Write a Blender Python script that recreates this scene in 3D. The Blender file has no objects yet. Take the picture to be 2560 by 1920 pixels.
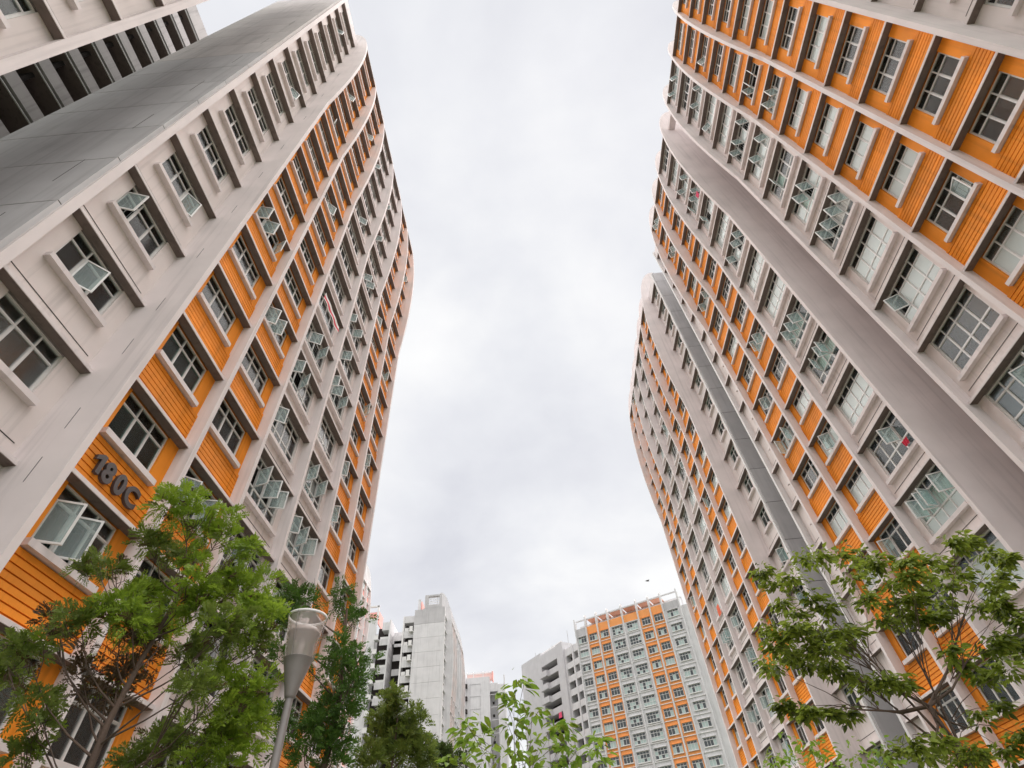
import bpy, math, random
from mathutils import Vector, Matrix

# ------------------------------------------------------------------ camera
scene = bpy.context.scene
col = scene.collection
EYE = 1.6
F_PX, PITCH, ROLL, YAW = 1303.2, 0.8272, -0.0904, -0.0051
_fw = Vector((math.sin(YAW)*math.cos(PITCH), math.cos(YAW)*math.cos(PITCH), math.sin(PITCH)))
_rt = Vector((math.cos(YAW), -math.sin(YAW), 0))
_up = _rt.cross(_fw)
_r2 = math.cos(ROLL)*_rt + math.sin(ROLL)*_up
_u2 = -math.sin(ROLL)*_rt + math.cos(ROLL)*_up
cam_d = bpy.data.cameras.new('camera')
cam_d.sensor_fit = 'HORIZONTAL'
cam_d.sensor_width = 36.0
cam_d.lens = F_PX/2560*36.0
cam_d.clip_start = 0.05
cam_d.clip_end = 5000
cam = bpy.data.objects.new('camera', cam_d)
M = Matrix.Identity(4)
for i in range(3):
    M[i][0] = _r2[i]; M[i][1] = _u2[i]; M[i][2] = -_fw[i]
M[2][3] = EYE
cam.matrix_world = M
col.objects.link(cam)
scene.camera = cam
def px_size(p, w):
    d = (Vector(p)-Vector((0, 0, EYE))).dot(_fw)
    return w*F_PX/max(d, .5)

# ------------------------------------------------------------------ sky, sun, exposure
SUN_EL, SUN_AZ = math.radians(74), math.radians(35)
world = bpy.data.worlds.new('World'); scene.world = world
world.use_nodes = True
nt = world.node_tree; N = nt.nodes; LK = nt.links
N.clear()
out = N.new('ShaderNodeOutputWorld'); bg = N.new('ShaderNodeBackground')
bg.inputs['Strength'].default_value = 0.1
sky = N.new('ShaderNodeTexSky'); sky.sky_type = 'NISHITA'; sky.sun_disc = False
sky.sun_elevation = SUN_EL; sky.sun_rotation = SUN_AZ
sky.air_density = 1.0; sky.dust_density = 1.0
tc = N.new('ShaderNodeTexCoord')
sep = N.new('ShaderNodeSeparateXYZ'); LK.new(tc.outputs['Generated'], sep.inputs[0])
zm = N.new('ShaderNodeMath'); zm.operation = 'MAXIMUM'; zm.inputs[1].default_value = 0.0
LK.new(sep.outputs['Z'], zm.inputs[0])
za = N.new('ShaderNodeMath'); za.operation = 'ADD'; za.inputs[1].default_value = 0.22
LK.new(zm.outputs[0], za.inputs[0])
comb = N.new('ShaderNodeCombineXYZ')
for k, ax in enumerate('XY'):
    dv = N.new('ShaderNodeMath'); dv.operation = 'DIVIDE'
    LK.new(sep.outputs[ax], dv.inputs[0]); LK.new(za.outputs[0], dv.inputs[1])
    LK.new(dv.outputs[0], comb.inputs[k])
n1 = N.new('ShaderNodeTexNoise'); n1.inputs['Scale'].default_value = 2.0
n1.inputs['Detail'].default_value = 6; n1.inputs['Roughness'].default_value = 0.52
n1.inputs['Distortion'].default_value = 0.25
mp = N.new('ShaderNodeMapping'); mp.inputs['Location'].default_value = (22.86, 17.16, 5.2)
LK.new(comb.outputs[0], mp.inputs['Vector']); LK.new(mp.outputs[0], n1.inputs['Vector'])
rp = N.new('ShaderNodeValToRGB')
rp.color_ramp.elements[0].position = 0.30; rp.color_ramp.elements[0].color = (0.72, 0.73, 0.785, 1)
rp.color_ramp.elements[1].position = 0.68; rp.color_ramp.elements[1].color = (1.0, 1.0, 1.0, 1)
e = rp.color_ramp.elements.new(0.49); e.color = (0.85, 0.86, 0.895, 1)
LK.new(n1.outputs['Fac'], rp.inputs['Fac'])
sc = N.new('ShaderNodeVectorMath'); sc.operation = 'SCALE'; sc.inputs['Scale'].default_value = 2.16
LK.new(rp.outputs['Color'], sc.inputs[0])
mx = N.new('ShaderNodeMixRGB'); mx.inputs['Fac'].default_value = 0.992
LK.new(sky.outputs[0], mx.inputs[1]); LK.new(sc.outputs[0], mx.inputs[2])
LK.new(mx.outputs[0], bg.inputs['Color']); LK.new(bg.outputs[0], out.inputs['Surface'])

sun_d = bpy.data.lights.new('sun', 'SUN')
sun_d.specular_factor = 0.25; sun_d.energy = 1.5; sun_d.angle = math.radians(120); sun_d.color = (1.0, 0.95, 0.9)
sun = bpy.data.objects.new('sun', sun_d)
_sd = Vector((math.sin(SUN_AZ)*math.cos(SUN_EL), math.cos(SUN_AZ)*math.cos(SUN_EL), math.sin(SUN_EL)))
sun.rotation_euler = _sd.to_track_quat('Z', 'Y').to_euler()
sun.location = (0, 30, 120)
col.objects.link(sun)
vs = scene.view_settings
vs.view_transform = 'Standard'; vs.look = 'None'; vs.exposure = 2.2; vs.gamma = 1
vs.use_curve_mapping = False
scene.cycles.use_denoising = True
scene.cycles.diffuse_bounces = 3
scene.cycles.transparent_max_bounces = 16
scene.cycles.max_bounces = 10

# ------------------------------------------------------------------ materials
MATS = {}
def new_mat(name):
    m = bpy.data.materials.new(name); m.use_nodes = True
    t = m.node_tree; t.nodes.clear()
    o = t.nodes.new('ShaderNodeOutputMaterial')
    MATS[name] = m
    return m, t.nodes, t.links, o
def paint(name, c, rough=0.8, stain=0.25, patch=0.12, bump=0.06, fine=55.0, each=0.0):
    m, n, l, o = new_mat(name)
    b = n.new('ShaderNodeBsdfPrincipled'); l.new(b.outputs[0], o.inputs[0])
    b.inputs['Roughness'].default_value = rough
    b.inputs['Specular IOR Level'].default_value = 0.3
    g = n.new('ShaderNodeNewGeometry')
    a = n.new('ShaderNodeTexNoise'); a.inputs['Scale'].default_value = 0.8; a.inputs['Detail'].default_value = 7
    l.new(g.outputs['Position'], a.inputs['Vector'])
    mp = n.new('ShaderNodeMapping'); mp.inputs['Scale'].default_value = (5, 5, 0.22)
    l.new(g.outputs['Position'], mp.inputs['Vector'])
    s = n.new('ShaderNodeTexNoise'); s.inputs['Scale'].default_value = 1.0; s.inputs['Detail'].default_value = 5
    l.new(mp.outputs[0], s.inputs['Vector'])
    r1 = n.new('ShaderNodeMapRange'); r1.inputs[1].default_value = 0.3; r1.inputs[2].default_value = 0.7
    r1.inputs[3].default_value = 1-patch; r1.inputs[4].default_value = 1+patch*0.6
    l.new(a.outputs['Fac'], r1.inputs[0])
    r2 = n.new('ShaderNodeMapRange'); r2.inputs[1].default_value = 0.52; r2.inputs[2].default_value = 0.74
    r2.inputs[3].default_value = 1.0; r2.inputs[4].default_value = 1-stain
    l.new(s.outputs['Fac'], r2.inputs[0])
    mu = n.new('ShaderNodeMath'); mu.operation = 'MULTIPLY'
    l.new(r1.outputs[0], mu.inputs[0]); l.new(r2.outputs[0], mu.inputs[1])
    if each:   # every board and panel has weathered a little differently
        oi = n.new('ShaderNodeObjectInfo'); re_ = n.new('ShaderNodeMapRange')
        re_.inputs[3].default_value = 1-each; re_.inputs[4].default_value = 1+each*.5
        l.new(oi.outputs['Random'], re_.inputs[0])
        m2 = n.new('ShaderNodeMath'); m2.operation = 'MULTIPLY'
        l.new(mu.outputs[0], m2.inputs[0]); l.new(re_.outputs[0], m2.inputs[1]); mu = m2
    vm = n.new('ShaderNodeVectorMath'); vm.operation = 'SCALE'; vm.inputs[0].default_value = c[:3]
    l.new(mu.outputs[0], vm.inputs['Scale'])
    l.new(vm.outputs[0], b.inputs['Base Color'])
    f = n.new('ShaderNodeTexNoise'); f.inputs['Scale'].default_value = fine; f.inputs['Detail'].default_value = 3
    l.new(g.outputs['Position'], f.inputs['Vector'])
    bp = n.new('ShaderNodeBump'); bp.inputs['Strength'].default_value = bump; bp.inputs['Distance'].default_value = 0.02
    l.new(f.outputs['Fac'], bp.inputs['Height']); l.new(bp.outputs[0], b.inputs['Normal'])
    return m
def plain(name, c, rough=0.5, metal=0.0, spec=0.5, var=.1, sc=9):
    m, n, l, o = new_mat(name)
    b = n.new('ShaderNodeBsdfPrincipled'); l.new(b.outputs[0], o.inputs[0])
    g = n.new('ShaderNodeNewGeometry')
    a = n.new('ShaderNodeTexNoise'); a.inputs['Scale'].default_value = sc; a.inputs['Detail'].default_value = 4
    l.new(g.outputs['Position'], a.inputs['Vector'])
    r1 = n.new('ShaderNodeMapRange'); r1.inputs[3].default_value = 1-1.4*var; r1.inputs[4].default_value = 1+var
    l.new(a.outputs['Fac'], r1.inputs[0])
    vm = n.new('ShaderNodeVectorMath'); vm.operation = 'SCALE'; vm.inputs[0].default_value = c[:3]
    l.new(r1.outputs[0], vm.inputs['Scale']); l.new(vm.outputs[0], b.inputs['Base Color'])
    b.inputs['Roughness'].default_value = rough; b.inputs['Metallic'].default_value = metal
    b.inputs['Specular IOR Level'].default_value = spec
    return m
def glass(name, tint, ior=1.55, gloss=1.0):
    m, n, l, o = new_mat(name)
    tr = n.new('ShaderNodeBsdfTransparent'); tr.inputs[0].default_value = (*tint, 1)
    gl = n.new('ShaderNodeBsdfGlossy'); gl.inputs['Roughness'].default_value = 0.16
    gl.inputs[0].default_value = (gloss, gloss, gloss, 1)
    fr = n.new('ShaderNodeFresnel'); fr.inputs[0].default_value = ior
    mx = n.new('ShaderNodeMixShader')
    l.new(fr.outputs[0], mx.inputs[0]); l.new(tr.outputs[0], mx.inputs[1]); l.new(gl.outputs[0], mx.inputs[2])
    l.new(mx.outputs[0], o.inputs[0])
    return m
def leafmat(name, c, c2, trans=0.35):
    m, n, l, o = new_mat(name)
    g = n.new('ShaderNodeNewGeometry')
    a = n.new('ShaderNodeTexNoise'); a.inputs['Scale'].default_value = 3.0; a.inputs['Detail'].default_value = 4
    l.new(g.outputs['Position'], a.inputs['Vector'])
    w = n.new('ShaderNodeTexWhiteNoise')
    sn = n.new('ShaderNodeVectorMath'); sn.operation = 'SNAP'; sn.inputs[1].default_value = (.05, .05, .05)
    l.new(g.outputs['Position'], sn.inputs[0]); l.new(sn.outputs[0], w.inputs['Vector'])
    ad = n.new('ShaderNodeMath'); ad.operation = 'MULTIPLY_ADD'; ad.inputs[1].default_value = 0.5
    l.new(w.outputs['Value'], ad.inputs[0])
    ms = n.new('ShaderNodeMath'); ms.operation = 'MULTIPLY_ADD'; ms.inputs[1].default_value = 1.4; ms.inputs[2].default_value = -0.45
    l.new(a.outputs['Fac'], ms.inputs[0]); l.new(ms.outputs[0], ad.inputs[2])
    cr = n.new('ShaderNodeMixRGB'); cr.use_clamp = True
    cr.inputs[1].default_value = (*c, 1); cr.inputs[2].default_value = (*c2, 1)
    l.new(ad.outputs[0], cr.inputs[0])
    b = n.new('ShaderNodeBsdfPrincipled'); b.inputs['Roughness'].default_value = 0.45
    b.inputs['Specular IOR Level'].default_value = 0.35
    l.new(cr.outputs[0], b.inputs['Base Color'])
    t = n.new('ShaderNodeBsdfTranslucent'); l.new(cr.outputs[0], t.inputs[0])
    mx = n.new('ShaderNodeMixShader'); mx.inputs[0].default_value = trans
    l.new(b.outputs[0], mx.inputs[1]); l.new(t.outputs[0], mx.inputs[2]); l.new(mx.outputs[0], o.inputs[0])
    return m

BEIGE = paint('beige_paint', (0.76, 0.685, 0.665), stain=0.2, patch=0.07)
FIN = paint('fin_paint', (0.77, 0.70, 0.695), stain=0.16, patch=0.07)
ORANGE = paint('orange_paint', (0.91, 0.298, 0.022), rough=0.7, stain=0.2, patch=0.15, bump=0.05, each=.13)
PINK = paint('pink_paint', (0.85, 0.42, 0.38), stain=0.1)
WHITE = paint('white_paint', (0.76, 0.74, 0.74), stain=0.15, patch=0.06)
GREY = paint('grey_paint', (0.50, 0.49, 0.50), stain=0.16, patch=0.1)
LGREY = paint('light_grey_paint', (0.66, 0.65, 0.66), stain=0.2, patch=0.08)
PANEL = paint('dark_panel_paint', (0.58, 0.565, 0.575), stain=0.16, patch=0.08, each=.06)
PANEL_W = paint('warm_dark_panel_paint', (0.64, 0.60, 0.59), stain=0.18, patch=0.1, each=.08)
SOFFIT_SHADE = paint('taupe_soffit_shade', (0.21, 0.165, 0.15), stain=0.3, patch=0.15)  # darker colour that paints in the shade under ledges and corridor slabs
PANEL_R = paint('slate_panel_paint', (0.45, 0.435, 0.445), stain=0.15, patch=0.1, each=.08)
SASH_G = None
DARK = plain('dark_joint', (0.03, 0.026, 0.024), 0.9)
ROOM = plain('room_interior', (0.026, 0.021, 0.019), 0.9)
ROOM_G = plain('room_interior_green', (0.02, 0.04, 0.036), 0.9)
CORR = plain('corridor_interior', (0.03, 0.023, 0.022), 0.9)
FRAME = plain('white_frame', (0.72, 0.71, 0.70), 0.4)
FRAME_D = plain('bronze_frame', (0.42, 0.36, 0.34), 0.45)
STEEL = plain('grille_steel', (0.42, 0.43, 0.43), 0.4)
BLACK = plain('dark_steel', (0.03, 0.03, 0.032), 0.4)
GLASS = glass('window_glass', (0.92, 0.97, 0.965), 1.42, .75)
GLASS_C = glass('clear_glass', (0.86, 0.93, 0.92), 1.5)
GLASS_T = glass('teal_glass', (0.5, 0.78, 0.72), 1.5, .8)
def sash_glass():
    m, n, l, o = new_mat('sash_glass')
    t = n.new('ShaderNodeBsdfTransparent'); t.inputs[0].default_value = (.85, .93, .92, 1)
    p = n.new('ShaderNodeBsdfPrincipled'); p.inputs['Base Color'].default_value = (.66, .73, .735, 1); p.inputs['Roughness'].default_value = .08
    d = n.new('ShaderNodeBsdfTranslucent'); d.inputs[0].default_value = (.64, .73, .73, 1)
    a = n.new('ShaderNodeMixShader'); a.inputs[0].default_value = .5
    l.new(p.outputs[0], a.inputs[1]); l.new(d.outputs[0], a.inputs[2])
    x = n.new('ShaderNodeMixShader'); x.inputs[0].default_value = .28
    l.new(t.outputs[0], x.inputs[1]); l.new(a.outputs[0], x.inputs[2]); l.new(x.outputs[0], o.inputs[0])
    return m
SASH_G = sash_glass()
FROST, _n, _l, _o = new_mat('frosted_glass')
_t = _n.new('ShaderNodeBsdfTransparent'); _t.inputs[0].default_value = (.9, .95, .94, 1)
_p = _n.new('ShaderNodeBsdfPrincipled'); _p.inputs['Base Color'].default_value = (.80, .87, .865, 1); _p.inputs['Roughness'].default_value = .12
_x = _n.new('ShaderNodeMixShader'); _x.inputs[0].default_value = .58
_l.new(_t.outputs[0], _x.inputs[1]); _l.new(_p.outputs[0], _x.inputs[2]); _l.new(_x.outputs[0], _o.inputs[0])
FARGLASS = plain('far_glass', (0.035, 0.045, 0.048), 0.08, spec=0.9)
FARPALE = plain('far_curtain', (0.42, 0.52, 0.50), 0.3)
CURT = [plain('curtain_pale', (0.84, 0.89, 0.88), 0.9, var=.03, sc=2), plain('curtain_white', (0.85, 0.84, 0.82), 0.9, var=.03, sc=2),
        plain('curtain_mint', (0.62, 0.80, 0.74), 0.9, var=.03, sc=2), plain('curtain_grey', (0.45, 0.45, 0.44), 0.9, var=.03, sc=2),
        plain('curtain_brown', (0.32, 0.17, 0.11), 0.9, var=.03, sc=2), plain('curtain_teal', (0.10, 0.32, 0.27), 0.9, var=.03, sc=2)]
BARK = paint('bark', (0.13, 0.09, 0.07), stain=0.4, patch=0.3, bump=0.6, fine=30)
LAMPMET = plain('lamp_metal', (0.27, 0.25, 0.24), 0.42, 0.25)

# ------------------------------------------------------------------ mesh helpers
def box_data(b, verts, faces, mids, mi=0):
    x0, x1, y0, y1, z0, z1 = b
    if x0 > x1: x0, x1 = x1, x0
    if y0 > y1: y0, y1 = y1, y0
    i = len(verts)
    verts += [(x0,y0,z0),(x1,y0,z0),(x1,y1,z0),(x0,y1,z0),(x0,y0,z1),(x1,y0,z1),(x1,y1,z1),(x0,y1,z1)]
    faces += [(i,i+3,i+2,i+1),(i+4,i+5,i+6,i+7),(i,i+1,i+5,i+4),(i+1,i+2,i+6,i+5),(i+2,i+3,i+7,i+6),(i+3,i,i+4,i+7)]
    mids += [mi]*6
def mk(name, verts, faces, mids, mats, smooth=False):
    me = bpy.data.meshes.new(name)
    me.from_pydata(verts, [], faces)
    for m in (mats if isinstance(mats, (list, tuple)) else [mats]): me.materials.append(m)
    if mids and any(mids): me.polygons.foreach_set('material_index', mids)
    if smooth: me.polygons.foreach_set('use_smooth', [True]*len(faces))
    me.update()
    return me
def boxes(name, bl, mats):
    v, f, m = [], [], []
    for b in bl: box_data(b[:6], v, f, m, b[6] if len(b) > 6 else 0)
    return mk(name, v, f, m, mats)
def prism(name, poly, x0, x1, mats):
    """poly in (y,z), extruded in x; oriented outward."""
    A = sum(poly[i][0]*poly[(i+1) % len(poly)][1]-poly[(i+1) % len(poly)][0]*poly[i][1] for i in range(len(poly)))
    if A < 0: poly = poly[::-1]
    if x0 > x1: x0, x1 = x1, x0
    n = len(poly)
    v = [(x0, y, z) for y, z in poly]+[(x1, y, z) for y, z in poly]
    f = [tuple(range(n-1, -1, -1)), tuple(range(n, 2*n))]
    f += [(i, (i+1) % n, n+(i+1) % n, n+i) for i in range(n)]
    return mk(name, v, f, [], mats)
def obj(name, me, parent=None, loc=(0,0,0), rot=(0,0,0), kind=None):
    o = bpy.data.objects.new(name, me); col.objects.link(o)
    o.location = loc; o.rotation_euler = rot
    if parent: o.parent = parent
    if kind: o['kind'] = kind
    return o
def thing(name, label, cat, loc=(0,0,0), rz=0, group=None):
    o = bpy.data.objects.new(name, None); col.objects.link(o); o.empty_display_size = 0.5
    o.location = loc; o.rotation_euler = (0,0,rz); o['label'] = label; o['category'] = cat
    if group: o['group'] = group
    return o
def tag(o, label, cat, group=None):
    o['label'] = label; o['category'] = cat
    if group: o['group'] = group
    return o
def tube_data(path, rad, v, f, m, mi=0, n=7):
    base = len(v); up = Vector((0, 0, 1))
    for k, p in enumerate(path):
        p = Vector(p)
        t = (Vector(path[min(k+1, len(path)-1)])-Vector(path[max(k-1, 0)])).normalized()
        a = t.cross(Vector((1, .3, .1))).normalized(); b = t.cross(a)
        for j in range(n):
            q = 2*math.pi*j/n
            v.append(tuple(p+(a*math.cos(q)+b*math.sin(q))*rad[k]))
    for k in range(len(path)-1):
        for j in range(n):
            i0 = base+k*n+j; i1 = base+k*n+(j+1) % n
            f.append((i0, i0+n, i1+n, i1)); m.append(mi)
def lathe(name, prof, mats, n=28, smooth=True, mids=None):
    v, f, mm = [], [], []
    for r, z in prof:
        for j in range(n):
            q = 2*math.pi*j/n; v.append((r*math.cos(q), r*math.sin(q), z))
    for k in range(len(prof)-1):
        for j in range(n):
            f.append((k*n+j, k*n+(j+1) % n, (k+1)*n+(j+1) % n, (k+1)*n+j)); mm.append(mids[k] if mids else 0)
    return mk(name, v, f, mm, mats, smooth)

CACHE = {}
def cached(key, fn):
    if key not in CACHE: CACHE[key] = fn()
    return CACHE[key]

# ------------------------------------------------------------------ windows
WT = {  # width, number of columns, row heights from the bottom
    'O': (1.79, 3, (1.00, 0.36)),
    'G': (2.46, 4, (0.62, 0.82, 0.36)),
    'S': (1.79, 3, (1.00, 0.36)),
    'T': (1.22, 2, (1.00, 0.36)),
}
FB = 0.048
def cells(w, nc, rows):
    cw = (w-FB)/nc; res = []; z = FB/2
    H = sum(rows); sc_ = (H-FB)/H
    for ri, r in enumerate(rows):
        h = r*sc_
        for c in range(nc):
            res.append((ri, c, -w/2+FB/2+c*cw, z, cw, h))
        z += h
    return res
def frame_mesh(wt, mat):
    w, nc, rows = WT[wt]; H = sum(rows); bl = []
    bl += [(-w/2, -w/2+FB, -.035, .035, 0, H), (w/2-FB, w/2, -.035, .035, 0, H),
           (-w/2+FB, w/2-FB, -.035, .035, 0, FB), (-w/2+FB, w/2-FB, -.035, .035, H-FB, H)]
    cs = cells(w, nc, rows)
    for c in range(1, nc):
        x = -w/2+FB/2+c*(w-FB)/nc
        bl.append((x-.021, x+.021, -.03, .03, FB, H-FB))
    z = FB/2; sc_ = (H-FB)/H
    for r in rows[:-1]:
        z += r*sc_
        bl.append((-w/2+FB, w/2-FB, -.026, .026, z-.022, z+.022))
    # casement rims inside each cell
    for ri, c, x, zz, cw, h in cs:
        if ri == len(rows)-1: continue
        a = .026
        bl += [(x+a, x+a+.014, -.012, .022, zz+a, zz+h-a), (x+cw-a-.014, x+cw-a, -.012, .022, zz+a, zz+h-a),
               (x+a+.014, x+cw-a-.014, -.012, .020, zz+a, zz+a+.014), (x+a+.014, x+cw-a-.014, -.012, .020, zz+h-a-.014, zz+h-a)]
    return boxes('window_frame', bl, [mat])
def glazing_mesh(wt, mat, mg):
    w, nc, rows = WT[wt]
    return boxes('glazing', [(x+.02, x+cw-.02, -.006, .006, z+.02, z+h-.02, 0 if ri == len(rows)-1 else 1) for ri, _, x, z, cw, h in cells(w, nc, rows)], [mat, mg])
def pane_mesh(cw, h, mat):
    return boxes('pane', [(-cw/2+.02, cw/2-.02, -.006, .006, .02, h-.02)], [mat])
def curtain_mesh(w, h, mat, lo, seed):
    v, f = [], []; n = 72; r = random.Random(seed)
    ph = r.uniform(0, 6)
    for i in range(n+1):
        x = -w/2+w*i/n
        y = .011*math.sin(i*.75+ph)+.005*math.sin(i*.31+ph*2)
        v += [(x, y, lo), (x, y*0.6, h)]
    for i in range(n): f.append((2*i, 2*i+2, 2*i+3, 2*i+1))
    return mk('curtain', v, f, [], [mat], True)
def grille_mesh(wt, mat):
    w, nc, rows = WT[wt]; H = sum(rows)-rows[-1]; bl = []
    n = int(w/.13)
    for i in range(1, n):
        x = -w/2+w*i/n
        bl.append((x-.005, x+.005, -.005, .005, .05, H-.03))
    for k in (0.1, .9): bl.append((-w/2+.05, w/2-.05, -.007, .007, H*k-.007, H*k+.007))
    return boxes('grille', bl, [mat])
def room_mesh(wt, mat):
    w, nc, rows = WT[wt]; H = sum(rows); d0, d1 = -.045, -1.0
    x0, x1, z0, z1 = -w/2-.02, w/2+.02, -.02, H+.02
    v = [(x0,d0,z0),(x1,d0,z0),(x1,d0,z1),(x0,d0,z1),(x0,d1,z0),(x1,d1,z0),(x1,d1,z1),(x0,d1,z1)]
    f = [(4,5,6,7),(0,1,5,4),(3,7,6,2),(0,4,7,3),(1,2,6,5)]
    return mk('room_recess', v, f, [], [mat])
def sash_mesh(cw, h, gm):
    a = .042
    return boxes('sash', [(0, a, -.018, .018, 0, h), (cw-a, cw, -.018, .018, 0, h), (a, cw-a, -.018, .018, 0, a),
                          (a, cw-a, -.018, .018, h-a, h), (a, cw-a, -.004, .004, a, h-a, 1)], [FRAME, gm])
def sill_mesh(wt):
    w = WT[wt][0]
    return boxes('sill', [(-w/2-.12, w/2+.12, -.14, .17, -.15, 0)], [FIN])
def far_window_mesh(w, h, nc, rows, pal, seed):
    r = random.Random(seed); bl = []; cw = w/nc; z = 0
    hs = [h*k for k in rows]
    for ri, hh in enumerate(hs):
        for c in range(nc):
            mi = 2 if (pal and r.random() < pal and ri < len(hs)-1) else 1
            x = -w/2+c*cw
            bl.append((x+.02, x+cw-.02, -.05, .012, z+.02, z+hh-.02, mi))
        z += hh
    bl += [(-w/2-.05, -w/2, -.05, .05, -.05, h+.05), (w/2, w/2+.05, -.05, .05, -.05, h+.05),
           (-w/2, w/2, -.05, .05, -.05, 0), (-w/2, w/2, -.05, .05, h, h+.05)]
    for c in range(1, nc): bl.append((-w/2+c*cw-.03, -w/2+c*cw+.03, -.05, .04, 0, h))
    z = 0
    for hh in hs[:-1]:
        z += hh; bl.append((-w/2, w/2, -.05, .035, z-.035, z+.035))
    bl.append((-w/2-.12, w/2+.12, -.05, .16, -.17, -.06))
    return boxes('far_window', bl, [FRAME, FARGLASS, FARPALE])

# ------------------------------------------------------------------ sail profile of the fins
BULGE = [(33,0),(34,.09),(35,.165),(36,.235),(37,.29),(38,.335),(39,.37),(40,.39),(41,.40),(42,.39),(43,.37),(44,.335),(45,.28),(46,.21),
         (47,.12),(48,.01),(49,-.11),(50,-.25),(51,-.42),(52,-.62),(52.8,-.82),(53.5,-1.05),(54.1,-1.30),(54.6,-1.58),(55.0,-1.88),(55.3,-2.2),(55.4,-2.5)]
def fin_poly(ztop, z0, outer=.15, back=-2.7, straight=None):
    dz = ztop-49.14
    if straight is not None:
        return [(back, z0), (outer, z0), (outer, straight), (back, straight)]
    return [(back, z0), (outer, z0)]+[(outer+b, z+dz) for z, b in BULGE]+[(back, 55.4+dz)]

H = 2.8
LEDGE_T = 0.10
rnd = random.Random(11)

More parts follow.
